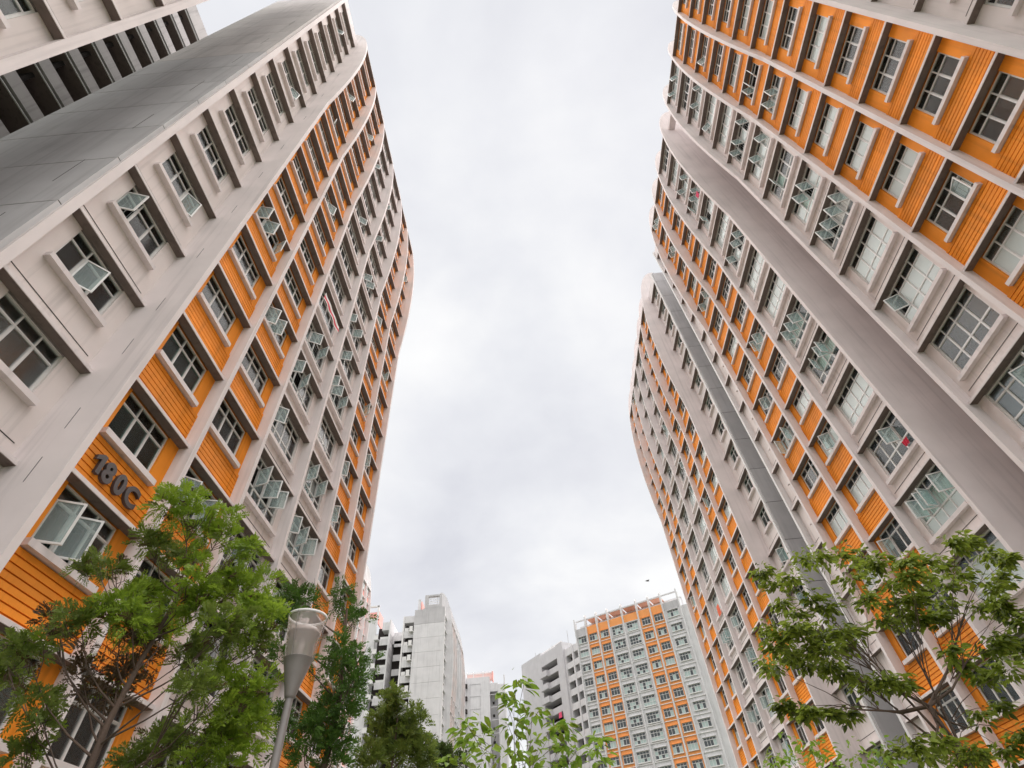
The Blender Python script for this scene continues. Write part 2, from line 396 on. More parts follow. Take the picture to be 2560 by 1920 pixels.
class Block:
    def __init__(s, label, X0, side, y0=0, ztop=50.74, kmin=-3, k0=14, seed=1, accent=ORANGE, far=False, group=None, ori=None):
        s.sgn = -1 if side == 'L' else 1
        if ori is None:
            loc = (-X0 if side == 'L' else X0, y0, 0); rz = -math.pi/2 if side == 'L' else math.pi/2
        else:
            loc, rz = ori
        s.root = thing('apartment_block', label, 'building', loc, rz, group or 'apartment blocks along the street')
        s.ztop = ztop; s.kmin = kmin; s.k0 = k0; s.accent = accent; s.far = far
        s.rnd = random.Random(seed); s.wins = []; s.boards = []
        s.mw = Matrix.Translation(loc) @ Matrix.Rotation(rz, 4, 'Z')
    def zk(s, k): return s.ztop-(s.k0-k)*H
    def bx(s, name, t0, t1, y0, y1, z0, z1, mat, label=None):
        o = obj(name, boxes(name, [(s.sgn*t0, s.sgn*t1, y0, y1, z0, z1)], [mat]), s.root)
        if label: o['label'] = label
        return o
    def fin(s, t0, th=.18, outer=.15, back=-2.7, straight=None, mat=None, z0=0.0):
        me = prism('fin', fin_poly(s.ztop, z0, outer, back, straight), s.sgn*t0, s.sgn*(t0+th), [mat or FIN])
        return obj('fin', me, s.root)
    def bay(s, t0, t1, wt, shift=0.0, wc=None, ww=None, curtains=.3, opened=(), pals=(0,1,2), groove=True, room=None, frame=None, glassm=None, main=None):
        """one vertical bay between two fins: wall, ledges, windows"""
        W, nc, rows = WT[wt]; Hh = sum(rows)
        tc = (t0+t1)/2 if wc is None else wc
        wall = -.27+shift; orange = wt == 'O'
        wm = s.accent if orange else BEIGE
        wl, wr = tc-W/2, tc+W/2
        zt = s.zk(s.k0)
        bl = [(s.sgn*(t0-.02), s.sgn*wl, wall-.3, wall, 0, zt+.06), (s.sgn*wr, s.sgn*(t1+.02), wall-.3, wall, 0, zt+.06)]
        for k in range(s.kmin, s.k0+1):
            zb = s.zk(k)-Hh
            zlow = s.zk(k-1)+.02
            if zb < .3: continue
            bl.append((s.sgn*wl, s.sgn*wr, wall-.29, wall-.002, max(0, zlow), zb))
            bl.append((s.sgn*wl, s.sgn*wr, wall-.29, wall-.002, zb+Hh, zlow+H))
        obj('wall', boxes('wall', bl, [wm]), s.root)
        lw = (t1-t0)+.04; key = ('ledge', round(lw, 3), orange, groove)
        gl = [(-lw/2, lw/2, -.32, 0, .006, LEDGE_T), (-lw/2+.001, lw/2-.001, -.319, -.02, 0, .006, 2)]  # thin bottom skin carries the painted-in underside shade
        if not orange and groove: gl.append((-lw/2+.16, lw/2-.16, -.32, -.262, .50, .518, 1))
        lme = cached(key, lambda: boxes('ledge', gl, [FIN, DARK, SOFFIT_SHADE]))
        tm = (t0+t1)/2
        for k in range(s.kmin, s.k0+1):
            z = s.zk(k)
            if z < 1.5: continue
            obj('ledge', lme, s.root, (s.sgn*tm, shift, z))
            zb = z-Hh
            if zb < .3: continue
            op = ()
            for a in opened:
                if a[0] == k: op = a[1]
            s.window(wt, s.sgn*tc, wall-.10, zb, k, curtains, op, pals, room, frame, glassm, main)
            if orange:
                s.boards.append((s.sgn*tm, wall, s.zk(k-1)+LEDGE_T, lw-.04, px_size(s.mw @ Vector((s.sgn*tm, 0, z)), 1.0)))
    def window(s, wt, x, y, z, k, curtains, op, pals, room, frame, glassm, main):
        W, nc, rows = WT[wt]; Hh = sum(rows)
        fm = frame or FRAME; gm = glassm or GLASS
        s.wins.append(dict(wt=wt, x=x, y=y, z=z, k=k, cur=curtains, op=op, pals=pals, room=room or ROOM, fm=fm, gm=gm, mg=main,
                           size=px_size(s.mw @ Vector((x, y, z)), W/nc)))
    def finish(s, max_panes=290, max_boards=290, cut=11.0):
        s.wins.sort(key=lambda w: -w['size']); left = max_panes
        for w in s.wins:
            wt = w['wt']; W, nc, rows = WT[wt]; Hh = sum(rows); r = s.rnd
            win = obj('window', cached(('frame', wt, w['fm'].name), lambda: frame_mesh(wt, w['fm'])), s.root, (w['x'], w['y'], w['z']))
            obj('sill', cached(('sill', wt), lambda: sill_mesh(wt)), win, (0, .10, 0))
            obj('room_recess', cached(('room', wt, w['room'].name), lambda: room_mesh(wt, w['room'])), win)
            cs = cells(W, nc, rows); ops = dict((c, a) for c, a in w['op'])
            near = w['size'] > 14
            if not ops and r.random() < (.10 if s.far else .10):
                for c in r.sample(range(nc), r.choice((1, 1, 2))): ops[c] = r.uniform(25, 75)*r.choice((1, -1))
            opr = 1 if len(rows) == 3 else 0
            mg = w['gm']
            if w['mg'] and r.random() < w['mg'][1]: mg = w['mg'][0]
            sep = (w['size'] > cut and left >= len(cs)) or bool(ops)
            if sep:
                for ri, c, px, pz, cw, h in cs:
                    if ri == opr and c in ops:
                        a = abs(ops[c])*s.sgn*(1 if r.random() < .85 else -1)
                        sm = cached(('sash', round(cw, 3), round(h, 3)), lambda: sash_mesh(cw-.04, h-.03, SASH_G))
                        if a > 0:
                            obj('sash', sm, win, (px+.02, .04, pz+.015), (0, 0, math.radians(a)))
                        else:
                            obj('sash', sm, win, (px+cw-.02, .04, pz+.015), (0, 0, math.pi+math.radians(a)))
                        continue
                    pm = w['gm'] if ri == len(rows)-1 else mg
                    obj('pane', cached(('pane', round(cw, 3), round(h, 3), pm.name), lambda: pane_mesh(cw, h, pm)), win, (px+cw/2, 0, pz))
                    left -= 1
            else:
                obj('glazing', cached(('glz', wt, w['gm'].name, mg.name), lambda: glazing_mesh(wt, w['gm'], mg)), win)
            if r.random() < w['cur']:
                p = r.choice(w['pals']); v = r.randrange(3)
                lo = .04 if r.random() < .8 else .04+r.uniform(.2, .5)*Hh
                lo = round(lo*5)/5+.03
                if r.random() < .8: cwid, cx = W-.06, 0
                else: cwid, cx = (W-.06)*.5, r.choice((-1, 1))*(W-.06)*.25
                obj('curtain', cached(('cur', wt, p, v, lo, round(cwid, 2)), lambda: curtain_mesh(cwid, Hh-.06, CURT[p], min(lo, Hh*.6), v)), win, (cx, -.085, 0))
            if near and r.random() < .7:
                obj('grille', cached(('gr', wt), lambda: grille_mesh(wt, STEEL)), win, (0, -.06, 0))
            elif ops:
                obj('grille', cached(('grk', wt), lambda: grille_mesh(wt, r.choice((STEEL, BLACK)))), win, (0, -.06, 0))
        # cladding boards under the windows
        s.boards.sort(key=lambda b: -b[4]); n = 8; pitch = 1.18/n
        v, f, m = [], [], []; cnt = 0
        for x, y, z, L, size in s.boards:
            for i in range(n):
                if cnt < max_boards and size*pitch > 8.5:
                    me = cached(('board', round(L, 2), s.accent.name), lambda: boxes('cladding_board', [(-L/2, L/2, -.01, .045, 0, pitch-.03)], [s.accent]))
                    obj('cladding_board', me, s.root, (x, y, z+i*pitch)); cnt += 1
                else:
                    box_data((x-L/2, x+L/2, y-.01, y+.045, z+i*pitch, z+(i+1)*pitch-.03), v, f, m)
        if v: obj('upper_cladding', mk('upper_cladding', v, f, m, [s.accent]), s.root, kind='stuff')

SK = dict(seed=5)
# ------------------------------------------------------------------ ground
g = obj('ground', boxes('ground', [(-2500, 2500, -2500, 2500, -0.5, 0.0)], [paint('grass_ground', (0.075, 0.10, 0.045), rough=.95, stain=.3, patch=.35, bump=.5, fine=8)]))
g['kind'] = 'structure'
g = obj('pavement', boxes('pavement', [(-2.2, 4.5, -40, 120, 0.0, 0.12)], [paint('paving', (0.36, 0.33, 0.31), rough=.9, stain=.2, patch=.2, bump=.3, fine=20)]))
g['kind'] = 'structure'
# ------------------------------------------------------------------ block 180C on the left
TH = .18
def end_wall(B, t, s0, s1, z1, mat, shift_top=None, zoff=.30, warm_from=None):
    """storey-high panels on a gable that faces the camera; s0..s1 is the local y range"""
    n = int(z1/H)+1
    for i in range(n):
        za = max(0.0, zoff+(i-1)*H); zb = min(z1, zoff+i*H)-.035
        if zb-za < .2: continue
        m = PANEL_W if (warm_from and za > warm_from) else mat
        B.bx('wall_panel', t, t+.12, s0, s1, za, zb, m)
    B.bx('gable_backing', t+.014, t+.13, s0+.01, s1-.01, 0, z1-.05, DARK)

def left_pattern(B, dt, d=0.0, col_kw=None, warm=None, corner=True, gable=PANEL):
    """L pattern: set-back bay, two accent bays, two grey bays, two accent bays"""
    kw = col_kw or {}
    fins = [7.51, 10.398, 13.228, 16.638, 20.06, 22.896, 25.75]
    for t in fins: B.fin(t+dt)
    B.bay(4.63+dt, 7.51+dt, 'S', shift=-.91, **kw.get(0, {}))
    B.bay(7.69+dt, 10.398+dt, 'O', **kw.get(1, {}))
    B.bay(10.578+dt, 13.228+dt, 'O', **kw.get(2, {}))
    B.bay(13.408+dt, 16.638+dt, 'G', **kw.get(3, {}))
    B.bay(16.818+dt, 20.06+dt, 'G', **kw.get(4, {}))
    B.bay(20.24+dt, 22.896+dt, 'O', **kw.get(5, {}))
    B.bay(23.076+dt, 25.75+dt, 'O', **kw.get(6, {}))
    zt = B.ztop
    B.bx('corner_fin', 4.40+dt, 4.63+dt, -1.5, -.88, 0, zt+1.3, FIN)
    B.bx('parapet', 4.63+dt, 7.50+dt, -1.25, -.905, zt+.102, zt+1.25, FIN)
    end_wall(B, 4.28+dt, -6.2, -.97, zt+1.2, gable, warm_from=warm, zoff=(zt-.36) % H)
    B.bx('core_wall', 4.55+dt, 7.6+dt, -6.2, -2.3, 0, zt+1.0, GREY)
    B.bx('core_wall', 7.6+dt, 25.92+dt, -10.0, -1.45, 0, zt+.05, GREY)

B = Block('tall block on the left with orange and grey bays and the number 180C', 9.1, 'L', seed=21)
left_pattern(B, 0, warm=30, col_kw={
    0: dict(curtains=.25, pals=(0, 1, 4), opened=((1, ((1, 40),)), (13, ((1, -60),)), (8, ((0, 35),)))),
    1: dict(curtains=.35, pals=(0, 1, 3), room=ROOM_G, main=(GLASS_T, .3), opened=((-1, ((1, 55), (2, 62))), (4, ((0, -70), (1, -65), (2, 75))), (9, ((1, 30),)), (11, ((1, -50),)))),
    2: dict(curtains=.3, pals=(0, 1, 3), room=ROOM_G, main=(GLASS_T, .3), opened=((3, ((1, -60), (2, -55))), (12, ((0, 55),)))),
    3: dict(curtains=.15, pals=(0, 3), frame=FRAME, opened=((1, ((3, -75), (1, 80), (0, 70))), (3, ((2, -60), (3, -70))), (4, ((1, 70), (2, -60))), (9, ((1, -50),)), (12, ((2, 60),)))),
    4: dict(curtains=.15, pals=(0, 3), opened=((2, ((3, -75), (1, 70))), (1, ((0, 75), (2, -70), (3, -60))), (4, ((1, 70), (2, -60), (3, -75))), (5, ((2, -70),)), (6, ((1, -75), (3, -70))), (8, ((1, 60), (2, -60))), (10, ((2, 70),)), (12, ((2, -70),)))),
    5: dict(curtains=.15, pals=(0, 3), opened=((2, ((2, 70),)), (3, ((2, 60),)), (5, ((0, -60),)))),
    6: dict(curtains=.15, pals=(0, 3), opened=((4, ((2, 70),)), (7, ((1, 60),)))),
})
B.finish()
LEFT = B
# seams on the broad face of the first fin
for z in (4.2, 6.1, 8.3, 9.7, 12.2, 14.1, 17.0, 20.3, 23.6, 27.0, 31.5, 36.0, 41.0):
    obj('seam', boxes('seam', [(-7.512, -7.506, -.50, -.488, z, z+.62)], [DARK]), B.root)
for z in (12, 15.3, 19.5, 24, 28.7, 33.0, 38.5, 44):
    obj('seam', boxes('seam', [(-4.282, -4.276, -1.9, -1.885, z, z+1.5)], [DARK]), B.root)
# drain pipe down the far end of the block
v, f, m = [], [], []
tube_data([(-25.99, .06, 0.2), (-25.99, .06, 20), (-25.99, .06, 34.5), (-25.99, .40, 40.5), (-25.99, .46, 43.0), (-25.99, .1, 49.4)], [.055]*6, v, f, m, n=8)
obj('drain_pipe', mk('drain_pipe', v, f, m, [LAMPMET], True), B.root)
# block number
def glyph(ch, size, ext, mat):
    cu = bpy.data.curves.new('number_glyph', 'FONT'); cu.body = ch; cu.size = size; cu.extrude = ext; cu.offset = .022
    cu.bevel_depth = .006; cu.align_x = 'CENTER'
    to = bpy.data.objects.new('tmp_glyph', cu); col.objects.link(to)
    dg = bpy.context.evaluated_depsgraph_get()
    me = bpy.data.meshes.new_from_object(to.evaluated_get(dg))
    bpy.data.objects.remove(to)
    me.materials.clear(); me.materials.append(mat)
    return me
NUM = plain('number_metal', (0.075, 0.062, 0.062), .5, .2)
for ch, t in zip('180C', (8.40, 8.78, 9.22, 9.68)):
    if ch == '1':
        pg = [(.03, 0), (.15, 0), (.15, .47), (.04, .47), (-.12, .36), (-.12, .25), (.03, .335)]
        n_ = len(pg); pv = [(x, z, -.035) for x, z in pg]+[(x, z, .04) for x, z in pg]
        me = mk('number_glyph', pv, [tuple(range(n_-1, -1, -1)), tuple(range(n_, 2*n_))]+[(i, (i+1) % n_, n_+(i+1) % n_, n_+i) for i in range(n_)], [], [NUM])
    else:
        me = glyph(ch, .66, .035, NUM)
    o = obj('number_character', me, B.root, (-t+.02, -.27+.085, 7.75+EYE-.14), (math.pi/2, 0, math.pi))

# ------------------------------------------------------------------ nearer block on the left and the corridor wing behind
B = Block('nearer beige block in the top left corner above the dark corridors', 9.1, 'L', seed=33)
B.bay(-1.25, 1.64, 'S', shift=-.91, curtains=.6, pals=(0, 1))
B.fin(-1.43)
B.bay(-4.16, -1.43, 'O', curtains=.5)
B.bx('corner_fin', 1.64, 1.87, -1.5, -.88, 0, B.ztop+1.3, FIN)
B.bx('core_wall', -4.2, 1.6, -6.0, -2.3, 0, B.ztop+.05, GREY)
B.bx('gable_wall', 1.66, 1.80, -4.2, -1.5, 0, B.ztop+.9, GREY)
B.finish(max_panes=60)

W = thing('corridor_wing', 'dark open corridors with pale parapets between the two left blocks', 'building', (-23.3, 0, 0), -math.pi/2)
zc = 30.3+EYE
CORR_P = paint('corridor_parapet_paint', (0.40, 0.375, 0.37), stain=.25)
for i in range(-11, 9):
    z = zc+i*H
    if z < 0: continue
    top = i == 8
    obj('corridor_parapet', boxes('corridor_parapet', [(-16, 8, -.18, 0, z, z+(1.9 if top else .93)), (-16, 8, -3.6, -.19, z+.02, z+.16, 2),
        (-16, 8, -.12, -.05, z-.22, z-.18, 1)], [CORR_P, FRAME, SOFFIT_SHADE]), W)  # corridor slabs take the same painted-in shade colour
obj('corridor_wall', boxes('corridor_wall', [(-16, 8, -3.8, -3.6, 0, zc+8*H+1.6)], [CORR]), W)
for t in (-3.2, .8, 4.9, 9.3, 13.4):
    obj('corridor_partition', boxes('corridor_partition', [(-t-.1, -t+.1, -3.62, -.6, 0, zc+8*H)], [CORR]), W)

# ------------------------------------------------------------------ near block on the right
B = Block('tall block on the right with orange and grey bays and a deep recess', 15.19, 'R', ztop=49.49, kmin=-2, seed=47)
for t in (4.06, 7.09, 10.014, 19.436, 22.243, 25.122): B.fin(t)
B.fin(13.487, back=-4.2); B.fin(15.95, back=-4.2)
P1 = (0, 0, 1, 2)
B.bay(1.2, 4.06, 'S', shift=-.91, curtains=.5, pals=P1)
B.bay(4.24, 7.09, 'O', curtains=.92, pals=P1, main=(FROST, .5), opened=((3, ()),))
B.bay(7.27, 10.014, 'O', curtains=.85, pals=P1, main=(FROST, .5), opened=((8, ((1, -75), (2, 70))), (9, ((0, 60), (1, 65), (2, 70))), (12, ((2, 50),)), (3, ((0, 18),))))
B.bay(10.194, 13.487, 'G', curtains=.92, pals=P1, main=(FROST, .8), opened=((14, ((1, 60), (3, 70))), (12, ((0, -60), (2, -65))), (9, ((0, 75), (2, 80), (3, -70))), (8, ((0, 60), (2, -70))), (7, ((2, 60),)), (6, ((1, 75), (2, -70))), (5, ((0, -75), (1, 70), (2, -60), (3, 80))), (3, ((3, 60),)), (1, ((0, 50), (1, 40)))))
B.bay(16.13, 19.436, 'G', curtains=.85, pals=P1, main=(FROST, .8), opened=((12, ((1, 70), (3, -70))), (11, ((1, 80), (2, -70), (3, 60))), (10, ((2, -70),)), (8, ((0, 70), (1, -60), (3, 70))), (5, ((1, 70), (2, -75), (3, 75))), (4, ((0, 75), (1, -70), (2, 60))), (2, ((1, 70),)), (1, ((0, 70), (1, -75), (2, 75), (3, 80)))))
B.bay(19.616, 22.243, 'O', curtains=.75, pals=(0, 0, 1, 2), main=(FROST, .4), opened=((6, ((1, 65), (2, 70))), (12, ((0, 70),)), (3, ((1, 60),)), (1, ((2, 60),))))
B.bay(22.423, 25.122, 'O', curtains=.7, pals=(0, 0, 1, 3), main=(FROST, .4), opened=((12, ((1, -60), (2, 70))), (9, ((0, 75), (2, -70))), (5, ((1, 60),)), (4, ((0, -70), (2, 75)))))
B.bay(25.302, 28.32, 'T', shift=-.91, curtains=.2)
zt = B.ztop
B.bx('corner_fin', 28.32, 28.52, -1.6, -.84, 0, zt+1.5, WHITE)
B.bx('corner_fin', .97, 1.2, -1.6, -.88, 0, zt+1.3, FIN)
B.bx('core_wall', 1.0, 4.2, -6, -2.3, 0, zt+.05, GREY)
B.bx('core_wall', 4.2, 13.6, -10, -1.45, 0, zt+.05, GREY)
B.bx('core_wall', 16.0, 25.2, -10, -1.45, 0, zt+.05, GREY)
B.bx('core_wall', 25.2, 28.45, -6, -2.3, 0, zt+.05, GREY)
B.bx('recess_wall', 13.6, 16.0, -9.9, -4.1, 0, zt-.6, BEIGE)
B.bx('roof_beam', 13.66, 15.96, -1.3, -.75, zt+.9, zt+1.35, FIN)
B.bx('parapet', 25.31, 28.30, -1.25, -.905, zt+.102, zt+1.1, FIN)
B.finish()

# ------------------------------------------------------------------ far block on the right
B = Block('far curved block on the right with dark panelled gable behind the recess block', 15.19, 'R', ztop=49.49, kmin=-2, seed=59)
for t in (33.85, 36.714, 39.523, 42.967, 46.38, 49.231, 52.15): B.fin(t)
B.bay(31.05, 33.85, 'T', shift=-.91, curtains=.3, pals=(0, 5), glassm=GLASS_T)
c5 = dict(curtains=.55, pals=(0, 1, 3), main=(FROST, .35))
B.bay(34.03, 36.714, 'O', **c5); B.bay(36.894, 39.523, 'O', **c5)
B.bay(39.703, 42.967, 'G', opened=((2, ((1, 70), (2, -60))), (10, ((1, 70),))), **c5)
B.bay(43.147, 46.38, 'G', opened=((1, ((0, 70), (3, -70))), (3, ((1, 70), (2, 60), (3, -80)))), **c5)
B.bay(46.56, 49.231, 'O', **c5); B.bay(49.411, 52.15, 'O', **c5)
B.bx('corner_fin', 30.85, 31.05, -1.5, -.86, 0, zt+1.3, WHITE)
end_wall(B, 30.73, -7, -.95, zt+1.2, PANEL_R, zoff=(zt-.5) % H)
B.bx('parapet', 31.05, 33.84, -1.25, -.905, zt+.102, zt+1.25, FIN)
B.bx('core_wall', 30.95, 34, -7, -2.3, 0, zt+1.0, GREY)
B.bx('core_wall', 34, 52.3, -10, -1.45, 0, zt+.05, GREY)
B.finish(max_panes=80, max_boards=150, cut=13)

# ------------------------------------------------------------------ distant blocks that repeat the fin pattern
def far_bays(B, dt, bays, shift0=-.91, seed=3):
    r = random.Random(seed)
    for i, (t0, t1, wt) in enumerate(bays):
        t0 += dt; t1 += dt; sh = shift0 if wt == 'S' else 0
        wall = -.27+sh; zt = B.ztop
        obj('wall', boxes('wall', [(B.sgn*t0, B.sgn*t1, wall-.3, wall, 0, zt+.06)], [B.accent if wt == 'O' else LGREY]), B.root)
        w = 2.4 if wt == 'G' else 1.7; h = 1.7 if wt == 'G' else 1.3; lw = t1-t0+.03
        lme = cached(('fledge', round(lw, 2)), lambda: boxes('ledge', [(-lw/2, lw/2, -.32, 0, 0, .1)], [WHITE]))
        for k in range(2, B.k0+1):
            z = B.zk(k); x = B.sgn*(t0+t1)/2
            obj('ledge', lme, B.root, (x, sh, z))
            obj('window', cached(('fw', w, i % 3), lambda: far_window_mesh(w, h, 4 if wt == 'G' else 3, (.7, .3), .25, i)), B.root, (x, wall+.02, z-h-.05))
LB = [(4.63, 7.51, 'S'), (7.69, 10.398, 'O'), (10.578, 13.228, 'O'), (13.408, 16.638, 'G'), (16.818, 20.06, 'G'), (20.24, 22.896, 'O'), (23.076, 25.75, 'O')]
SALMON = paint('salmon_paint', (0.78, 0.40, 0.27), stain=.1)
B = Block('distant grey tower with blank panelled gable in the middle of the street', 18.0, 'L', ztop=50.4, far=True, accent=SALMON)
for t in (7.51, 10.398, 13.228, 16.638, 20.06, 22.896, 25.75): B.fin(t+104, mat=LGREY)
far_bays(B, 104, LB)
zt = 47.2+EYE
B.bx('corner_fin', 108.32, 108.6, -1.6, -.86, 0, 50.4+EYE, WHITE)
for i in range(18):
    za = zt-(i+1)*H; zb = zt-i*H-.03
    if zb < 0: break
    B.bx('wall_panel', 108.28, 108.42, -5.6, -.95, max(0, za), zb, LGREY)
    B.bx('wall_panel', 108.33, 108.45, -7.3, -5.6, max(0, za), zb, LGREY)
B.bx('gable_head', 108.28, 108.5, -5.6, -.95, zt, 50.4+EYE, GREY)
B.bx('gable_head', 108.30, 108.5, -7.3, -5.6, zt, 50.2+EYE, GREY)
# open frame on top
for (s0, s1, z0, z1) in ((-5.3, -4.55, 50.4, 53.2), (-2.2, -1.6, 50.4, 53.2), (-4.55, -2.2, 52.85, 53.2), (-4.55, -2.2, 50.4, 51.0)):
    B.bx('roof_frame', 108.26, 108.8, s0, s1, z0+EYE, z1+EYE, GREY)
for i in range(5):
    B.bx('louvre', 108.5, 108.62, -4.55, -2.2, 51.15+i*.36+EYE, 51.25+i*.36+EYE, FRAME)
B.bx('roof_frame', 109.5, 109.8, -7.0, -6.4, 50.2+EYE, 53.0+EYE, LGREY)
B.bx('roof_screen', 109.7, 112.5, -6.5, -6.2, 50.2+EYE, 52.6+EYE, PINK)
B.bx('core_wall', 108.4, 129.9, -6.5, -1.45, 0, 50.4, GREY)
for (t_, s_, h_) in ((110, -3, 3.2), (113, -5, 2.4), (120, -4, 3.0)): B.bx('antenna', t_, t_+.06, s_, s_+.06, 50.3, 52.5+h_, LAMPMET)
# balcony bay at its left
for i in range(17):
    z = 47.6+EYE-i*H
    if z < 1: break
    B.bx('balcony', 108.9, 109.1, -9.4, -7.4, z-2.75, z-1.45, LGREY)
    B.bx('balcony_rail', 108.88, 108.95, -9.3, -8.5, z-1.45, z-.75, FRAME)
    B.bx('air_con_ledge', 108.2, 109.2, -8.3, -7.4, z-1.75, z-1.6, WHITE)
    B.bx('air_con_rail', 108.2, 108.25, -8.2, -7.5, z-1.6, z-.7, FRAME)
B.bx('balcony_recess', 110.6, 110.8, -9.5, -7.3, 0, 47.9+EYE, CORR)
B.bx('balcony_head', 108.9, 110.6, -9.4, -7.3, 47.9+EYE, 49.3+EYE, LGREY)
B.bx('side_wall', 108.85, 111, -9.75, -9.45, 0, 49.3+EYE, WHITE)

B = Block('pink and white slice of a block just beyond the left tower', 31.0, 'L', ztop=50.0, far=True, accent=PINK)
for t in (16.638, 20.06, 22.896, 25.75): B.fin(t+69, mat=WHITE)
far_bays(B, 69, LB[4:])
B.bx('core_wall', 85.7, 94.9, -8, -.5, 0, 50.0, WHITE)
B.finish(0, 0)

# balcony block behind the left tower
W = thing('balcony_block', 'distant pale block with stacked balconies left of the grey tower', 'building', (-32, 112, 0))
def wb(root, name, x0, x1, y0, y1, z0, z1, mat):
    return obj(name, boxes(name, [(x0, x1, y0, y1, z0, z1)], [mat]), root)
E_ = EYE
wb(W, 'front_wall', -6.5, -2.3, 0, .4, 0, 50.9+E_, LGREY)
for i in range(6): wb(W, 'wall_joint', -6.5, -2.3, -.012, 0.05, 10+i*8.4, 10.05+i*8.4, GREY)
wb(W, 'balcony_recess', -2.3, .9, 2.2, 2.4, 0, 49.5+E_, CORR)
wb(W, 'balcony_head', -1.0, .9, .1, 2.2, 48.2+E_, 49.9+E_, LGREY)
wb(W, 'side_wall', .9, 1.15, -1.4, 6, 0, 49.7+E_, LGREY)
wb(W, 'core_wall', -6.4, 5.4, 2.5, 9, 0, 48.5+E_, LGREY)
for i in range(17):
    z = 47.9+E_-i*H
    if z < 1: break
    wb(W, 'balcony', -1.3, .9, .05, .25, z-2.75, z-1.5, LGREY)
    wb(W, 'air_con_ledge', -2.3, -1.3, -.9, .5, z-1.9, z-1.75, LGREY)
    wb(W, 'air_con_rail', -2.25, -1.4, -.85, -.8, z-1.75, z-.95, FRAME)
    wb(W, 'balcony_rail', -1.2, .8, .1, .16, z-1.5, z-1.05, FRAME)
    wb(W, 'corridor_parapet', 1.6, 4.3, 1.2, 1.4, z-2.9, z-1.7, LGREY)
    wb(W, 'wall_recess', 1.14, 1.18, -.9, 1.0, z-2.4, z-.9, GREY)
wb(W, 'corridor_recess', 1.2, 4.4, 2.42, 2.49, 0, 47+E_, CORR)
wb(W, 'corridor_head', 1.2, 4.4, 1.2, 2.4, 45.6+E_, 47.3+E_, LGREY)
for x in (-6.2, -2.6): wb(W, 'pergola_post', x, x+.35, .2, .6, 50.9+E_, 53.8+E_, WHITE)
wb(W, 'pergola_screen', -5.9, -2.6, 1.6, 1.8, 51.2+E_, 53.0+E_, PINK)
wb(W, 'pergola_screen', -2.4, -2.2, .6, 4, 50+E_, 52.6+E_, PINK)
wb(W, 'pergola_beam', -6.2, -2.2, .2, .5, 53.5+E_, 53.85+E_, WHITE)

# far white block
W = thing('panelled_block', 'farthest pale block with recessed wall panels and pink roof screen', 'building', (-18, 145, 0))
wb(W, 'front_wall', -2.6, 4.7, 0, 6, 0, 48.2+E_, LGREY)
wb(W, 'corner_bay', -2.4, -1.35, -1.1, 0.3, 0, 49+E_, LGREY)
for i in range(17):
    z = 46.7+E_-i*H
    if z < 2: break
    for (x0, x1, z0, z1) in ((-.3, -.22, z-2.3, z), (2.3, 2.38, z-2.3, z), (-.3, 2.38, z-.08, z)):
        wb(W, 'panel_rib', x0, x1, -.06, .02, z0, z1, GREY)
    wb(W, 'slab', 4.7, 6.7, .6, 1.0, z-2.6, z-2.45, LGREY)
    wb(W, 'vent', 5.2, 5.7, 1.9, 1.98, z-1.6, z-1.0, DARK)
    wb(W, 'window_shade', -1.36, -.9, -1.0, -.2, z-1.0, z-.1, CORR)
wb(W, 'duct_recess', 4.7, 6.7, 2.0, 2.2, 0, 46+E_, GREY)
wb(W, 'duct_head', 4.6, 6.8, .4, 2.0, 44.8+E_, 46.7+E_, LGREY)
wb(W, 'side_wall', 6.7, 8.5, .3, 5, 0, 46.3+E_, LGREY)
wb(W, 'side_post', 8.3, 8.6, .2, .5, 46+E_, 48.4+E_, LGREY)
wb(W, 'roof_screen', -1.4, 5.4, 2.2, 2.4, 47.9+E_, 49.7+E_, plain('pale_pink_screen', (.85, .62, .58), .8))
wb(W, 'roof_screen', 5.3, 5.6, .4, 2.2, 47.4+E_, 49.5+E_, PINK)
for x in (-1.4, .3, 2.8, 5.4): wb(W, 'roof_post', x, x+.18, 1.9, 2.1, 47.8+E_, 50.2+E_, WHITE)
wb(W, 'roof_beam', -1.4, 5.6, 1.85, 2.05, 49.7+E_, 49.95+E_, WHITE)

